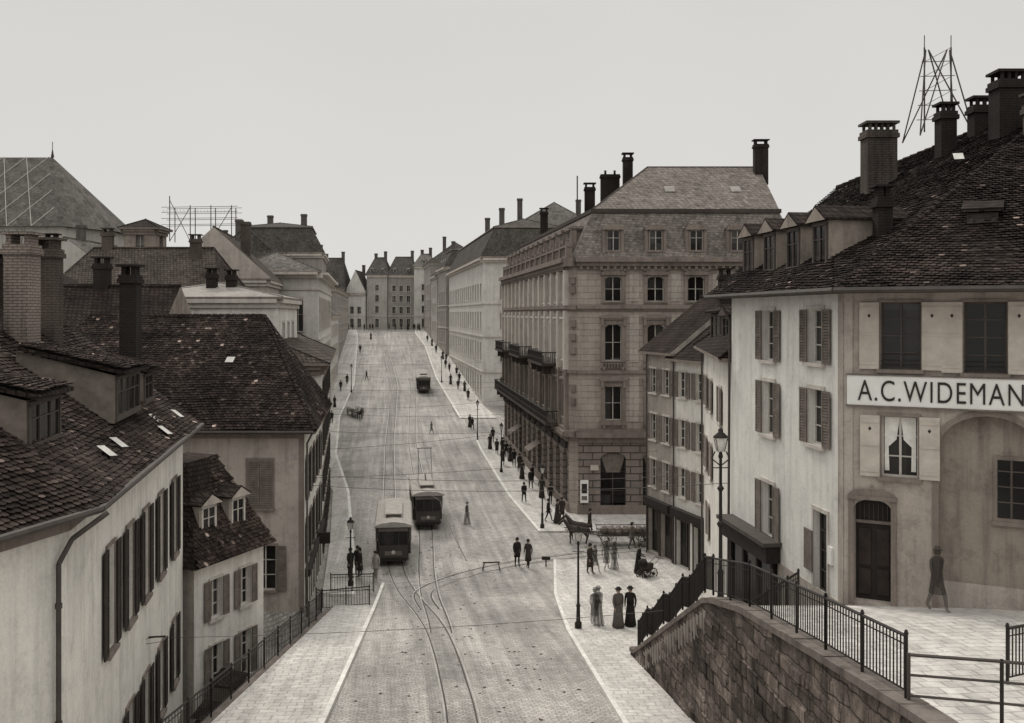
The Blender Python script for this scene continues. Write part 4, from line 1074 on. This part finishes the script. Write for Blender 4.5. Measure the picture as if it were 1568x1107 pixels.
mb.bar('insulator_bracket',F.p(9.2,5.3,0),F.p(9.2,5.3,.5),.03,IRON)
facade(mb,a2,(-21.5,38),-.3,10.7,W_GREY);facade(mb,(-21.5,38),(-24,10),-.3,10.7,W_GREY);facade(mb,(-24,10),a0,-.3,10.7,W_GREY)
E0,E1,E2=(-11.75,8.2,10.85),(-8.72,20.7,10.85),(-11.55,36.4,10.85)
K0,K1,K2=(-17.2,9,14.4),(-14.0,21.6,14.4),(-16.8,37.2,14.4)
mb.poly('roof',[E0,E1,K1,K0],R_TILE); mb.poly('roof',[E1,E2,K2,K1],R_TILE)
mb.poly('roof',[K0,K1,(-19.5,23.5,10.8),(-24,10,10.8)],R_TILE); mb.poly('roof',[K1,K2,(-21.8,38,10.8),(-19.5,23.5,10.8)],R_TILE)
mb.poly('roof',[E2,(-21.8,38,10.8),K2],W_GREY)
mb.poly('roof',[(E0[0],E0[1],10.8),(-13.5,9,10.8),(-10.3,20.3,10.8),(-13,36,10.8),(E2[0],E2[1],10.8),(E1[0],E1[1],10.8)],SHUTM)
g=.04
for a,b in ((E0,E1),(E1,E2)): mb.bar('gutter',(a[0]+g,a[1],a[2]+.02),(b[0]+g,b[1],b[2]+.02),.085,IRONM,n=8)
ridge_tiles(mb,K0,K1,R_TILE); ridge_tiles(mb,K1,K2,R_TILE)
tB=(Vector(E2)-Vector(E1)).to_2d().normalized(); tA=(Vector(E1)-Vector(E0)).to_2d().normalized()
shed_polys=[]
for (c,t,w,h,z,dp) in (((-11.5,29.3),tB,3.4,1.35,11.9,2.6),((-12.5,33.6),tB,1.6,1.1,11.9,2.0),((-10.8,22.6),tB,2.6,1.2,11.9,2.4),((-11.9,16.0),tA,2.4,1.2,12.0,2.6)):
    r_=dormer(mb,c,z,t,None,w,h,dp,SHUTM,R_TILE,'shed',frame=FRAMED); shed_polys.append(tuple(r_[1]))
def slope_z(x,y): 
    xe_=E1[0]+(E2[0]-E1[0])*(y-E1[1])/(E2[1]-E1[1]); return 10.85+.665*(xe_-x)
for (x,y) in ((-10.3,24.8),(-10.6,26.3),(-11.1,31.2),(-11.7,32.0),(-12.0,35.0)):
    w_=.24
    pts=[(x+.22,y-w_,slope_z(x+.22,y-w_)+.14),(x+.22,y+w_,slope_z(x+.22,y+w_)+.14),(x-.12,y+w_,slope_z(x-.12,y+w_)+.17),(x-.12,y-w_,slope_z(x-.12,y-w_)+.17)]
    mb.add('skylights',pts,[(0,1,2,3)],ZINCL)
    mb.add('skylights',[pts[0],pts[1],(pts[1][0],pts[1][1],pts[1][2]-.1),(pts[0][0],pts[0][1],pts[0][2]-.1)],[(0,1,2,3)],SHUT)
for (x,y,za,zb,w,d,m,k) in ((-15.0,30,13,17.1,.8,.7,BRK,'slab'),(-15.9,33.5,13,17.2,.8,.7,BRKM,'slab'),(-13.9,35.7,12.6,16.4,.6,.55,BRKD,'slab'),(-16.8,29,13,16.2,.6,.6,BRKD,'slab'),(-18.4,36.5,12,15.9,.8,.7,BRKD,'slab')):
    chimney(mb,x,y,za,zb,w,d,m,2,k)
o=mb.finish('long_white_house')
tilefield('roof_tiles',o,[(E0,E1,K1,K0),(E1,E2,K2,K1)],T_NEAR)
tilefield('dormer_tiles',o,shed_polys,T_NEAR)
# annex
mb=MB()
c0,c1,c2,c3=(-11.75,36.2),(-10.2,40.2),(-14.5,42),(-15.5,37.5)
kk=dict(surround=S_TRIML,sw=.07,shut='open',shm=SHUTM,swid=.35)
ops=[(.9,1.6,3.4,4.9,0,kk),(2.7,3.4,3.4,4.9,0,kk),(.9,1.6,.6,2.4,0,kk),(2.7,3.4,.6,2.4,0,kk)]
facade(mb,c0,c1,-.3,5.6,W_CREAM,ops); facade(mb,c1,c2,-.3,5.6,W_GREY); facade(mb,c2,c3,-.3,5.6,W_GREY); facade(mb,c3,c0,-.3,5.6,W_GREY)
e=offs([c0,c1,c2,c3],.35); e=[(x,y,5.6) for x,y in e]
k=[(-12.6,38,9.2),(-12.2,40.3,9.2),(-13.6,41.0,9.2),(-14.4,38.5,9.2)]
for i in range(4): mb.poly('roof',[e[i],e[(i+1)%4],k[(i+1)%4],k[i]],R_TILE)
mb.poly('roof',k,R_TILE); mb.poly('roof',e[::-1],SHUTM)
tc=Vector((1.55,4)).normalized()
for s in (.3,.72):
    x=c0[0]+(c1[0]-c0[0])*s-.35; y=c0[1]+(c1[1]-c0[1])*s+.1
    dormer(mb,(x,y),6.3,tc,None,1.0,1.4,1.6,W_GREY,R_TILE,'gable',frame=FRAME)
o=mb.finish('annex_house')
tilefield('roof_tiles',o,[(e[0],e[1],k[1],k[0])],T_NEAR)
mb=MB()
for (x,y) in ((-9.9,33),(-10.2,36),(-9.6,30)):
    mb.abox('sheds',x-.6,x+.2,y-.7,y+.7,-.3,1.5,SHUTM); mb.add('sheds',[(x-.7,y-.8,1.7),(x+.35,y-.8,1.5),(x+.35,y+.8,1.5),(x-.7,y+.8,1.7)],[(0,1,2,3)],R_TILE)
mb.finish('lane_sheds')

# ============================================================ trees
def tree(name,x,y,z,h,seed,spread=.5,depth=6,thick=.02):
    rnd=random.Random(seed); mb=MB()
    def br(p,d,l,r,k):
        q=p+d*l; mb.bar('branches',p,q,max(r,.012),BARK,max(r*.68,.010),n=5 if k>3 else 3)
        if k==0: return
        for i in range(3 if k>1 else 4):
            a=rnd.uniform(0,6.28); s=rnd.uniform(.35,.9)*spread*1.5
            o=d.orthogonal().normalized(); o.rotate(Matrix.Rotation(a,3,d))
            nd=(d+o*s+Vector((0,0,.12))).normalized()
            br(q,nd,l*rnd.uniform(.66,.88),r*.6,k-1)
    br(Vector((x,y,z)),Vector((0,0,1)),h*.27,h*thick,depth)
    return mb.finish(name)
tree('bare_tree',-31,57,5,14.5,3,.6,7)
tree('bare_tree',-22.5,43.0,3,12.5,5,.6,6)
tree('bare_tree',-33,130,3,20,9,.5,5)
tree('bare_tree',-36,66,2,17,11,.5,6)

# ============================================================ street furniture
def lamp(name,x,y,z,h=4.3,big=False):
    mb=MB()
    mb.loft('post',[(0,0,0,.15,.15),(0,0,.25,.15,.15),(0,0,.3,.09,.09),(0,0,.9,.075,.075),(0,0,.95,.1,.1),(0,0,1.05,.055,.055),(0,0,h-.8,.04,.04),(0,0,h-.75,.07,.07),(0,0,h-.6,.035,.035)],IRON,8)
    mb.bar('ladder_bar',(-.26,0,h-1.05),(.26,0,h-1.05),.016,IRON)
    b=.09;t=.16;z0_=h-.6;z1_=h-.22
    for sx in(-1,1):
        for sy in(-1,1): mb.bar('lantern',(sx*b,sy*b,z0_),(sx*t,sy*t,z1_),.012,IRON,n=4)
    for q_ in range(4):
        s=[(-1,-1),(1,-1),(1,1),(-1,1)]; a=s[q_];c=s[(q_+1)%4]
        mb.add('lantern_glass',[(a[0]*b*.97,a[1]*b*.97,z0_),(c[0]*b*.97,c[1]*b*.97,z0_),(c[0]*t*.97,c[1]*t*.97,z1_),(a[0]*t*.97,a[1]*t*.97,z1_)],[(0,1,2,3)],ZINCL)
    mb.loft('lantern',[(0,0,z1_,.21,.21),(0,0,z1_+.03,.21,.21),(0,0,z1_+.15,.07,.07),(0,0,z1_+.22,.07,.07),(0,0,z1_+.28,.02,.02)],IRON,8)
    if big:
        for s in (-1,1):
            mb.bar('scrolls',(0,0,h-1.0),(s*.25,0,h-.8),.018,IRON); mb.bar('scrolls',(s*.25,0,h-.8),(s*.15,0,h-.6),.018,IRON)
        mb.loft('collars',[(0,0,2.2,.05,.05),(0,0,2.3,.11,.11),(0,0,2.4,.05,.05)],IRON,8); mb.loft('collars',[(0,0,3.2,.05,.05),(0,0,3.28,.1,.1),(0,0,3.36,.05,.05)],IRON,8)
    return mb.finish(name,(x,y,z))
lamp('street_lamp',2.8,41.4,gy(41.4)+.13,4.3)
lamp('street_lamp',2.1,67.9,.13,4.4)
lamp('street_lamp',-1.0,91.8,.13,4.6)
lamp('street_lamp',-4.0,113.6,.13,4.8)
lamp('street_lamp',-24.6,150,gy(150)+.13,4.3)
lamp('street_lamp',-11.5,160,gy(160)+.13,4.3)
lamp('street_lamp',5.75,27.0,6.9,4.9,True)
lamp('street_lamp',-8.6,52.2,gy(52)+.13,3.6)
def trestle(x,y,rot):
    mb=MB(); 
    mb.bar('beam',(-.5,0,.45),(.5,0,.45),.05,WOOD)
    for s in(-1,1):
        for t in(-1,1): mb.bar('legs',(s*.4,0,.45),(s*.5,t*.22,0),.03,WOOD)
    mb.finish('trestle_barrier',(x,y,gy(y)+.03),rot)
trestle(-1.2,56.7,.1)
mb=MB(); mb.bar('post',(0,0,0),(0,0,.5),.04,IRON); mb.box('plate',Fr((-.25,0),(.25,0)),0,.5,.4,.6,-.02,.02,IRON); mb.finish('road_marker',(2.0,57.6,gy(57.6)+.02))
mb=MB()
def wire(a,b,sag=.3,r=.012,n=8):
    a=Vector(a);b=Vector(b);p=a
    for i in range(1,n+1):
        t=i/n; q=a+(b-a)*t-Vector((0,0,sag*4*t*(1-t))); mb.bar('wires',p,q,r,IRONM,n=3); p=q
for T in (TL,TR):
    y0=20 if T is TL else 44
    for y in range(y0,240,20): wire((ip(T,y,3),y,gy(y)+5.6),(ip(T,y+20,3),y+20,gy(y+20)+5.6),.12,.011,3)
for (a,b) in (((-10.4,50,6.6),(8.9,60,6.6)),((-12,58,6.9),(4.4,74,6.8)),((-12.6,68,6.8),(4.4,74,6.4)),((-15,80,6.8),(3,82,6.8)),((-15.4,84,6.8),(1.5,96,6.8)),((-20.5,104,7),(-.2,108,7)),((-23,118,8),(-.9,113,7)),((-25.5,138,8),(-4.5,141,8)),((-29,162,10),(-7,160,10)),((-32,180,12),(-11,184,12)),((-9.6,46.2,7.4),(8.3,45,7.6)),((-9.6,46.2,6.9),(8.2,37,8.6))): wire(a,b,.3,.013)
wire((-30,14,7.3),(-10.4,29.3,5.35),.2,.010); wire((-30,14,7.1),(-10.4,29.3,5.2),.2,.010); wire((-10.4,29.3,5.3),(4.8,31,5.6),.15,.009)
mb.finish('overhead_wires')

# ============================================================ trams
def tram(name,x,y,z,rot,pole=True):
    mb=MB(); W=1.03; Lb=2.5
    def bx(part,x0,x1,y0,y1,z0_,z1_,m): mb.abox(part,x0,x1,y0,y1,z0_,z1_,m)
    bx('body',-W,W,-Lb,Lb,.5,1.25,TRAMD); bx('body',-W-.03,W+.03,-Lb,Lb,1.25,1.32,TRAML)
    bx('body',-W+.08,W-.08,-Lb+.05,Lb-.05,1.32,2.15,GLASS)
    for i in range(6):
        yy=-Lb+i*(2*Lb/5)
        for s in (-1,1): bx('body',s*W-.04,s*W+.04,yy-.06,yy+.06,1.32,2.2,TRAML)
    bx('body',-W,W,-Lb,Lb,2.15,2.42,TRAML)
    for e in (-1,1):
        y0_=e*Lb;y1_=e*(Lb+1.15); a,b=min(y0_,y1_),max(y0_,y1_)
        bx('platforms',-.9,.9,a,b,.42,.55,TRAMD)
        bx('platforms',-.85,.85,y1_-.04,y1_+.04,.55,1.3,TRAMD); bx('platforms',-.5,.5,y1_-.05*1.3,y1_+.05*1.3,.7,.95,TRAML)
        for s in (-.85,-.3,.3,.85): mb.bar('platforms',(s,y1_,1.3),(s,y1_,2.35),.035,TRAMD)
        mb.poly('platforms',[(-.82,y1_,1.32),(.82,y1_,1.32),(.82,y1_,2.2),(-.82,y1_,2.2)],GLASS)
        bx('platforms',-.88,.88,y1_-.05,y1_+.05,2.12,2.32,TRAML)
        mb.bar('headlamp',(0,y1_+e*.04,.9),(0,y1_+e*.14,.9),.10,FRAME,.11,10)
        bx('bumper',-.8,.8,y1_-.08,y1_+.08,.38,.5,IRON)
        mb.bar('coupling',(0,y1_,.44),(0,y1_+e*.3,.44),.05,IRON)
        mb.bar('driver',(-.25,e*(Lb+.75),.55),(-.25,e*(Lb+.75),1.75),.19,CLOTHS[0],.15,8); mb.bar('driver',(-.25,e*(Lb+.75),1.8),(-.25,e*(Lb+.75),2.02),.09,SKIN,.1,8) if e<0 else None
    rr=[(W+.1,2.38),(W+.02,2.5),(W*.6,2.64),(0,2.7),(-W*.6,2.64),(-W-.02,2.5),(-W-.1,2.38)]
    V=[(a,s*(Lb+1.35),b) for s in (-1,1) for a,b in rr]; n=7
    mb.add('roof',V,[(i,i+1,n+i+1,n+i) for i in range(n-1)]+[tuple(range(n)),tuple(range(n,2*n)),(0,n,2*n-1,n-1)],TRAMR)
    bx('clerestory',-.45,.45,-2.3,2.3,2.66,2.84,TRAML); bx('clerestory',-.52,.52,-2.4,2.4,2.84,2.9,TRAMR)
    for s in(-1,1):
        for yy in (-.95,.95):
            mb.bar('wheels',(s*.46,yy,.36),(s*.56,yy,.36),.36,IRON,n=14)
            bx('truck',s*.6-.04,s*.6+.04,yy-.35,yy+.35,.3,.48,IRON)
    bx('truck',-.62,.62,-1.3,1.3,.36,.49,IRON)
    if pole:
        for s in (-.5,.5): mb.bar('current_collector',(s,0.2,2.9),(s*.9,1.2,5.0),.022,IRON,n=4)
        mb.bar('current_collector',(-.55,1.2,5.0),(.55,1.2,5.0),.03,IRON); mb.bar('current_collector',(0,-.6,2.9),(0,.3,3.2),.05,IRON)
    return mb.finish(name,(x,y,z),rot)
tram('electric_tram',-7.4,61.4,.04,.11,False)
tram('electric_tram',-6.3,71.3,.04,.14,True)
t=tram('electric_tram',-13.9,153,gy(153)+.04,.12,False); t.rotation_euler[0]=.079

# ============================================================ people and animals
def skinmesh(verts,edges,radii,sub=1):
    me=bpy.data.meshes.new('tmp'); me.from_pydata(verts,edges,[])
    ob=bpy.data.objects.new('tmp',me); link(ob)
    ob.modifiers.new('s','SKIN')
    for i,sv in enumerate(me.skin_vertices[0].data):
        r=radii[i]; sv.radius=(r,r) if not isinstance(r,tuple) else r; sv.use_root=(i==0)
    s=ob.modifiers.new('u','SUBSURF'); s.levels=sub
    dg=bpy.context.evaluated_depsgraph_get(); dg.update()
    m2=bpy.data.meshes.new_from_object(ob.evaluated_get(dg))
    V=[tuple(v.co) for v in m2.vertices]; F=[tuple(p.vertices) for p in m2.polygons]
    bpy.data.objects.remove(ob); bpy.data.meshes.remove(m2)
    return V,F
def person_mesh(name,female,s,cloth,coatlen=.6,arm=.0,cap=False,lean=0,skin=SKIN,hat=HATM):
    mb=MB(); L=lean
    v=[(0,0,.93),(0,-.0-L*.3,1.12),(0,-L*.7,1.3),(0,-L,1.44),(0,-.01-L,1.5),(0,-.025-L,1.57),(0,-.015-L,1.66)]
    r=[.13,.12,.14,.07,.05,.088,.075]; e=[(0,1),(1,2),(2,3),(3,4),(4,5),(5,6)]
    for sd in (-1,1):
        ph=sd*s
        b=len(v); v+=[(sd*.09,0,.84),(sd*.1,-ph*.55-.04*abs(s)*4,.48),(sd*.1,-ph,.09+(.05 if ph<0 else 0)),(sd*.11,-ph-.15,.04)]; r+=[.09,.062,.042,.038]
        e+=[(0,b),(b,b+1),(b+1,b+2),(b+2,b+3)]
        b=len(v); v+=[(sd*.185,-L,1.40),(sd*.235,ph*.35-L*.8+.02,1.13),(sd*.22,ph*.7-L*.7-.05-arm,.9+arm*.6),(sd*.215,ph*.75-L*.7-.07-arm,.82+arm*.7)]; r+=[.062,.048,.03,.032]
        e+=[(3,b),(b,b+1),(b+1,b+2),(b+2,b+3)]
        hx,hy,hz_=v[b+3]
        for fi in range(4):
            a=hy-.025+fi*.017; ln=(.07,.085,.08,.062)[fi]
            mb.bar('h',(hx,a,hz_-.02),(hx-sd*.006,a,hz_-.02-ln*.55),.0085,skin,.008,4); mb.bar('h',(hx-sd*.006,a,hz_-.02-ln*.55),(hx-sd*.025,a,hz_-.02-ln),.008,skin,.006,4)
        mb.bar('h',(hx,hy-.03,hz_+.02),(hx-sd*.02,hy-.06,hz_-.03),.01,skin,.007,4)
    V,F=skinmesh(v,e,r)
    fsk=[];fcl=[]
    for f in F:
        c=sum((Vector(V[i]) for i in f),Vector())/len(f)
        if c.z>1.475 or (abs(c.x)>.17 and c.z<.88+arm*.65 and c.z>.74): fsk.append(f)
        else: fcl.append(f)
    mb.add('b',V,fcl,cloth,True); mb.add('b',V,fsk,skin,True)
    hy=-.025-L
    mb.bar('b',(0,hy-.085,1.6),(0,hy-.112,1.565),.010,skin,.016,5)
    mb.bar('b',(-.028,hy-.082,1.525),(.028,hy-.082,1.525),.007,cloth,.007,4)
    for sd in(-1,1):
        mb.bar('b',(sd*.03,hy-.088,1.6),(sd*.03,hy-.08,1.6),.012,hat,.012,5)
        mb.bar('b',(sd*.084,hy,1.6),(sd*.088,hy+.01,1.55),.016,skin,.01,5)
    mb.loft('b',[(0,hy+.03,1.54,.078,.07),(0,hy+.03,1.6,.094,.08),(0,hy+.025,1.66,.092,.085)],hat,12)
    if female:
        mb.loft('b',[(0,-s*.1,.06,.27,.24+abs(s)*.35),(0,0,.4,.22,.2+abs(s)*.2),(0,0,.8,.185,.17),(0,0,1.0,.15,.13),(0,-.0,1.1,.12,.105)],cloth)
        mb.loft('b',[(0,0,1.0,.175,.15),(0,-L*.5,1.2,.16,.13),(0,-L*.8,1.34,.18,.125),(0,-L,1.42,.145,.09),(0,-L,1.46,.07,.06)],cloth)
        mb.loft('b',[(0,hy,1.655,.16,.165),(0,hy,1.67,.16,.165),(0,hy,1.68,.10,.10),(0,hy,1.74,.095,.09),(0,hy,1.76,.05,.05)],hat)
    else:
        mb.loft('b',[(0,-s*.05,coatlen,.20,.16+abs(s)*.3),(0,0,.8,.19,.15),(0,-L*.2,1.0,.17,.125),(0,-L*.6,1.2,.185,.13),(0,-L*.9,1.36,.2,.125),(0,-L,1.42,.16,.095),(0,-L,1.47,.065,.06)],cloth)
        if cap: mb.loft('b',[(0,hy,1.655,.1,.105),(0,hy-.01,1.7,.125,.125),(0,hy,1.73,.09,.09)],hat); 
        else: mb.loft('b',[(0,hy,1.65,.125,.14),(0,hy,1.662,.125,.14),(0,hy,1.668,.093,.1),(0,hy,1.73,.09,.095),(0,hy,1.76,.055,.06)],hat)
        if cap: mb.bar('b',(-.06,hy-.12,1.66),(.06,hy-.12,1.66),.02,hat)
    return mb.mesh(name)
PM=[person_mesh('man_standing',0,.04,CLOTHS[0]),person_mesh('man_walking',0,.26,CLOTHS[0],.72),person_mesh('woman_standing',1,.03,CLOTHS[0]),person_mesh('woman_walking',1,.18,CLOTHS[1]),
    person_mesh('worker_walking',0,.24,CLOTHS[2],.75,0,True),person_mesh('man_in_overcoat',0,.12,CLOTHS[1],.42),person_mesh('woman_pushing',1,.14,CLOTHS[0],arm=.28,lean=.06),person_mesh('worker_light',0,.05,CLOTHS[3],.7,0,True),person_mesh('woman_grey',1,.1,CLOTHS[2]),
    person_mesh('passer_by_moving',0,.26,GHOST,.5,skin=GHOST,hat=GHOST),person_mesh('woman_moving',1,.16,GHOST,skin=GHOST,hat=GHOST)]
def ped(x,y,k,rot=None,z=None,sc=None):
    sc=sc or random.uniform(.9,1.0)
    o=bpy.data.objects.new('pedestrian',PM[k]); link(o)
    o.location=(x,y,(gz(x,y)+.135 if z is None else z)); o.rotation_euler=(0,0,random.uniform(0,6.28) if rot is None else rot); o.scale=(sc,sc,sc); return o
for (x,y,k,rot,onroad) in [(-8.95,54.2,0,1.0,0),(-8.45,54.5,5,-1.2,0),(-7.5,54.0,7,-.6,1),(-8.7,55.2,0,.3,0),
    (.3,57.6,0,.4,1),(.95,57.4,5,-.5,1),(.95,77,1,3.4,0),(3.55,42,9,.2,0),(3.7,42.1,10,.4,0),(4.5,41.5,8,.3,0),(5.05,41.8,2,-.4,0),
    (4.4,55.3,5,.8,0),(5.4,56,9,2.2,0),(5.9,56.4,10,2.2,0),(4.7,55.5,9,.8,0),(7.15,55.4,6,1.2,0),
    (-2.2,112,1,0,0),(-1,104,3,3,0),(-.6,101,1,3.1,0),(-.9,96,5,0,0),(.2,95.5,1,.1,0),(.9,88,3,3,0),(1.6,83,1,3.3,0),(-2.4,107,3,0,0),(2.6,70,1,1.5,0),(3.2,69.4,3,1.5,0),(1.8,86,0,1,0),(-.2,98.5,3,.2,0),(.7,92,5,.3,0),(2.4,79,3,3,0),
    (3.0,76.5,1,3,0),(-1.6,103.5,5,0,0),(3.6,70.6,5,0,0),(-4.9,121,1,.4,1),(-5.3,123,3,.4,1),(5.3,66.8,5,1.2,1),
    (-12.0,177,1,0,0),(-9.9,158,3,3,0),(-9.5,168,5,0,0),(-12.5,186,1,3,0),(-7.3,151,3,0,0),(-8.4,152.5,1,0,0),(-19,220,1,0,0),(-17.4,213,3,0,0),(-11,172,1,2.9,0),(-13.4,190,3,3,0),(-8.6,160,1,3,0),(-6.4,143,5,0,0),(-15.5,200,1,0,0),
    (-23,125,1,.2,0),(-24.8,137,3,.3,0),(-26.4,151,1,0,0),(-26.6,158,5,3,0),(-24.2,163,1,1,1),(-32.7,227,3,0,1),(-31,200,1,0,0),(-9.7,118,9,1,1),
    (-3.2,69.5,10,1.6,1)]:
    ped(x,y,k,rot,gy(y)+(.02 if onroad else .135))
for i in range(16): 
    x=random.uniform(-42,-23); ped(x,random.uniform(246,253),random.choice([0,1,3,5]),None,gy(250)+.14)
ped(10.8,24.9,9,.3,tz(24.9)+.005,.95)
def wheel(mb,x,y,z,r):
    n=20; pts=[(x+r*math.cos(2*math.pi*i/n),y,z+r*math.sin(2*math.pi*i/n)) for i in range(n)]
    for i in range(n): mb.bar('wheels',pts[i],pts[(i+1)%n],.03,WOOD,n=4)
    for i in range(10): mb.bar('wheels',(x,y,z),pts[i*2],.016,WOOD,n=4)
    mb.bar('wheels',(x,y-.08,z),(x,y+.08,z),.07,IRON,n=8)
def wagon(x,y,z,rot,load=True):
    mb=MB()
    for xx,r in ((-1.2,.5),(1.15,.45)):
        for s in (-.7,.7): wheel(mb,xx,s,r,r)
        mb.bar('axles',(xx,-.7,r),(xx,.7,r),.04,IRON)
    mb.abox('bed',-1.9,1.8,-.55,.55,.62,.7,WOOD)
    for s in (-1,1):
        mb.bar('sides',(-1.9,s*.62,.88),(1.8,s*.62,.88),.025,WOOD,n=4)
        for i in range(8): xx=-1.85+i*.52; mb.bar('sides',(xx,s*.56,.62),(xx,s*.74,1.12),.025,WOOD,n=4)
        mb.bar('sides',(-1.95,s*.73,1.1),(1.85,s*.73,1.1),.03,WOOD,n=4)
    if load:
        for i in range(7): 
            cx=-1.4+i*.45; mb.loft('load',[(cx,random.uniform(-.2,.2),.7,.26,.4),(cx,0,.95,.28,.42),(cx,0,1.15,.15,.25)],SHUTM,8)
    for s in (-.35,.35): mb.bar('shafts',(-1.8,s,.68),(-4.0,s*.9,1.0),.035,WOOD)
    return mb.finish('horse_wagon',(x,y,z),rot)
hv=[(-.62,0,1.22),(-.2,0,1.18),(.25,0,1.18),(.6,0,1.22),(.82,0,1.48),(1.08,0,1.8),(1.22,0,1.88),(1.42,0,1.7),(1.58,0,1.52)]
hr=[.27,.28,.27,.26,.18,.12,.12,.10,.07]; he=[(i,i+1) for i in range(8)]
for s in(-1,1):
    b=len(hv); hv+=[(.6,s*.16,.92),(.64,s*.16,.52),(.6,s*.16,.16),(.65,s*.16,.05)]; hr+=[.11,.06,.042,.058]; he+=[(3,b),(b,b+1),(b+1,b+2),(b+2,b+3)]
    b=len(hv); hv+=[(-.55,s*.17,.92),(-.72,s*.17,.55),(-.64,s*.17,.17),(-.58,s*.17,.05)]; hr+=[.15,.065,.045,.058]; he+=[(0,b),(b,b+1),(b+1,b+2),(b+2,b+3)]
b=len(hv); hv+=[(-.9,0,1.2),(-1.0,0,.75)]; hr+=[.06,.05]; he+=[(0,b),(b,b+1)]
HV,HF=skinmesh(hv,he,hr)
def horse(x,y,z,rot):
    mb=MB(); mb.add('b',HV,HF,HORSEM,True)
    for s in(-1,1): mb.bar('b',(1.18,s*.06,1.95),(1.2,s*.07,2.12),.035,HORSEM,.005)
    for i in range(7): mb.bar('b',(.72+i*.07,0,1.55+i*.07),(.64+i*.07,0,1.64+i*.07),.05,HATM,.03,5)
    mb.bar('b',(.75,0,1.65),(.72,-.24,1.2),.04,IRON); mb.bar('b',(.75,0,1.65),(.72,.24,1.2),.04,IRON)
    o=mb.finish('horse',(x,y,z),rot,True); o.scale=(.82,.82,.82); return o
wagon(7.4,63.6,.03,0); horse(4.3,63.6,.03,math.pi); horse(4.5,64.9,.03,math.pi-.1)
ped(7.6,62.2,4,1.6,.03)
wagon(-21.0,131,gy(131)+.02,2.0,False); horse(-19.9,128,gy(128)+.02,2.0+math.pi)
mb=MB()
for s in(-.24,.24):
    wheel(mb,-.3,s,.22,.22); wheel(mb,.3,s,.28,.28)
mb.loft('body',[(0,0,.45,.35,.2),(0,0,.55,.45,.25),(0,0,.8,.48,.27)],SHUT); 
mb.loft('hood',[(-.25,0,.8,.26,.27),(-.28,0,1.0,.24,.26),(-.25,0,1.1,.14,.16)],HATM)
mb.bar('handle',(.4,-.2,.75),(.8,-.2,1.05),.015,IRON); mb.bar('handle',(.4,.2,.75),(.8,.2,1.05),.015,IRON); mb.bar('handle',(.8,-.2,1.05),(.8,.2,1.05),.02,IRON)
mb.finish('baby_carriage',(7.5,54.6,.24),.6)

# ============================================================ world, sun, camera
w=bpy.data.worlds.new('World'); scene.world=w; w.use_nodes=True; nt=w.node_tree
bg=nt.nodes['Background']; bg.inputs['Strength'].default_value=.1
sky=nt.nodes.new('ShaderNodeTexSky'); sky.sky_type='NISHITA'; sky.sun_disc=False
sdir=Vector((-.30,.72,.80)).normalized()
sky.sun_elevation=math.asin(sdir.z); sky.sun_rotation=math.atan2(sdir.x,sdir.y)%(2*math.pi)
sky.air_density=1.0; sky.dust_density=6.0
bw=nt.nodes.new('ShaderNodeRGBToBW'); nt.links.new(sky.outputs[0],bw.inputs[0])
tc=nt.nodes.new('ShaderNodeTexCoord'); dz=dot(nt,tc.outputs['Generated'],(0,0,1))
k=remap(nt,dz,.30,1.0,0,10.5)
k.node.clamp=True
hz0=remap(nt,dz,-.02,.35,7.0,6.2)
tot=M(nt,'ADD',M(nt,'ADD',hz0,k),M(nt,'MULTIPLY',M(nt,'MINIMUM',bw.outputs[0],6.0),.05))
tot=M(nt,'MULTIPLY',tot,remap(nt,noise(nt,tc.outputs['Generated'],1.6,3),.3,.7,.97,1.03))
nt.links.new(vm(nt,'SCALE',(1.0,.99,.95),tot),bg.inputs['Color'])
sl=bpy.data.lights.new('sun','SUN'); sl.energy=1.5; sl.angle=math.radians(12); sl.color=(1,.94,.87)
so=bpy.data.objects.new('sun',sl); link(so); so.rotation_euler=(-sdir).to_track_quat('-Z','Y').to_euler()
cam=bpy.data.cameras.new('camera'); co=bpy.data.objects.new('camera',cam); link(co)
cam.sensor_width=36; cam.lens=34.44; cam.shift_y=-.0469; cam.clip_end=4000; cam.clip_start=.1
co.location=(0,0,15); co.rotation_euler=(math.pi/2,0,0)
scene.camera=co
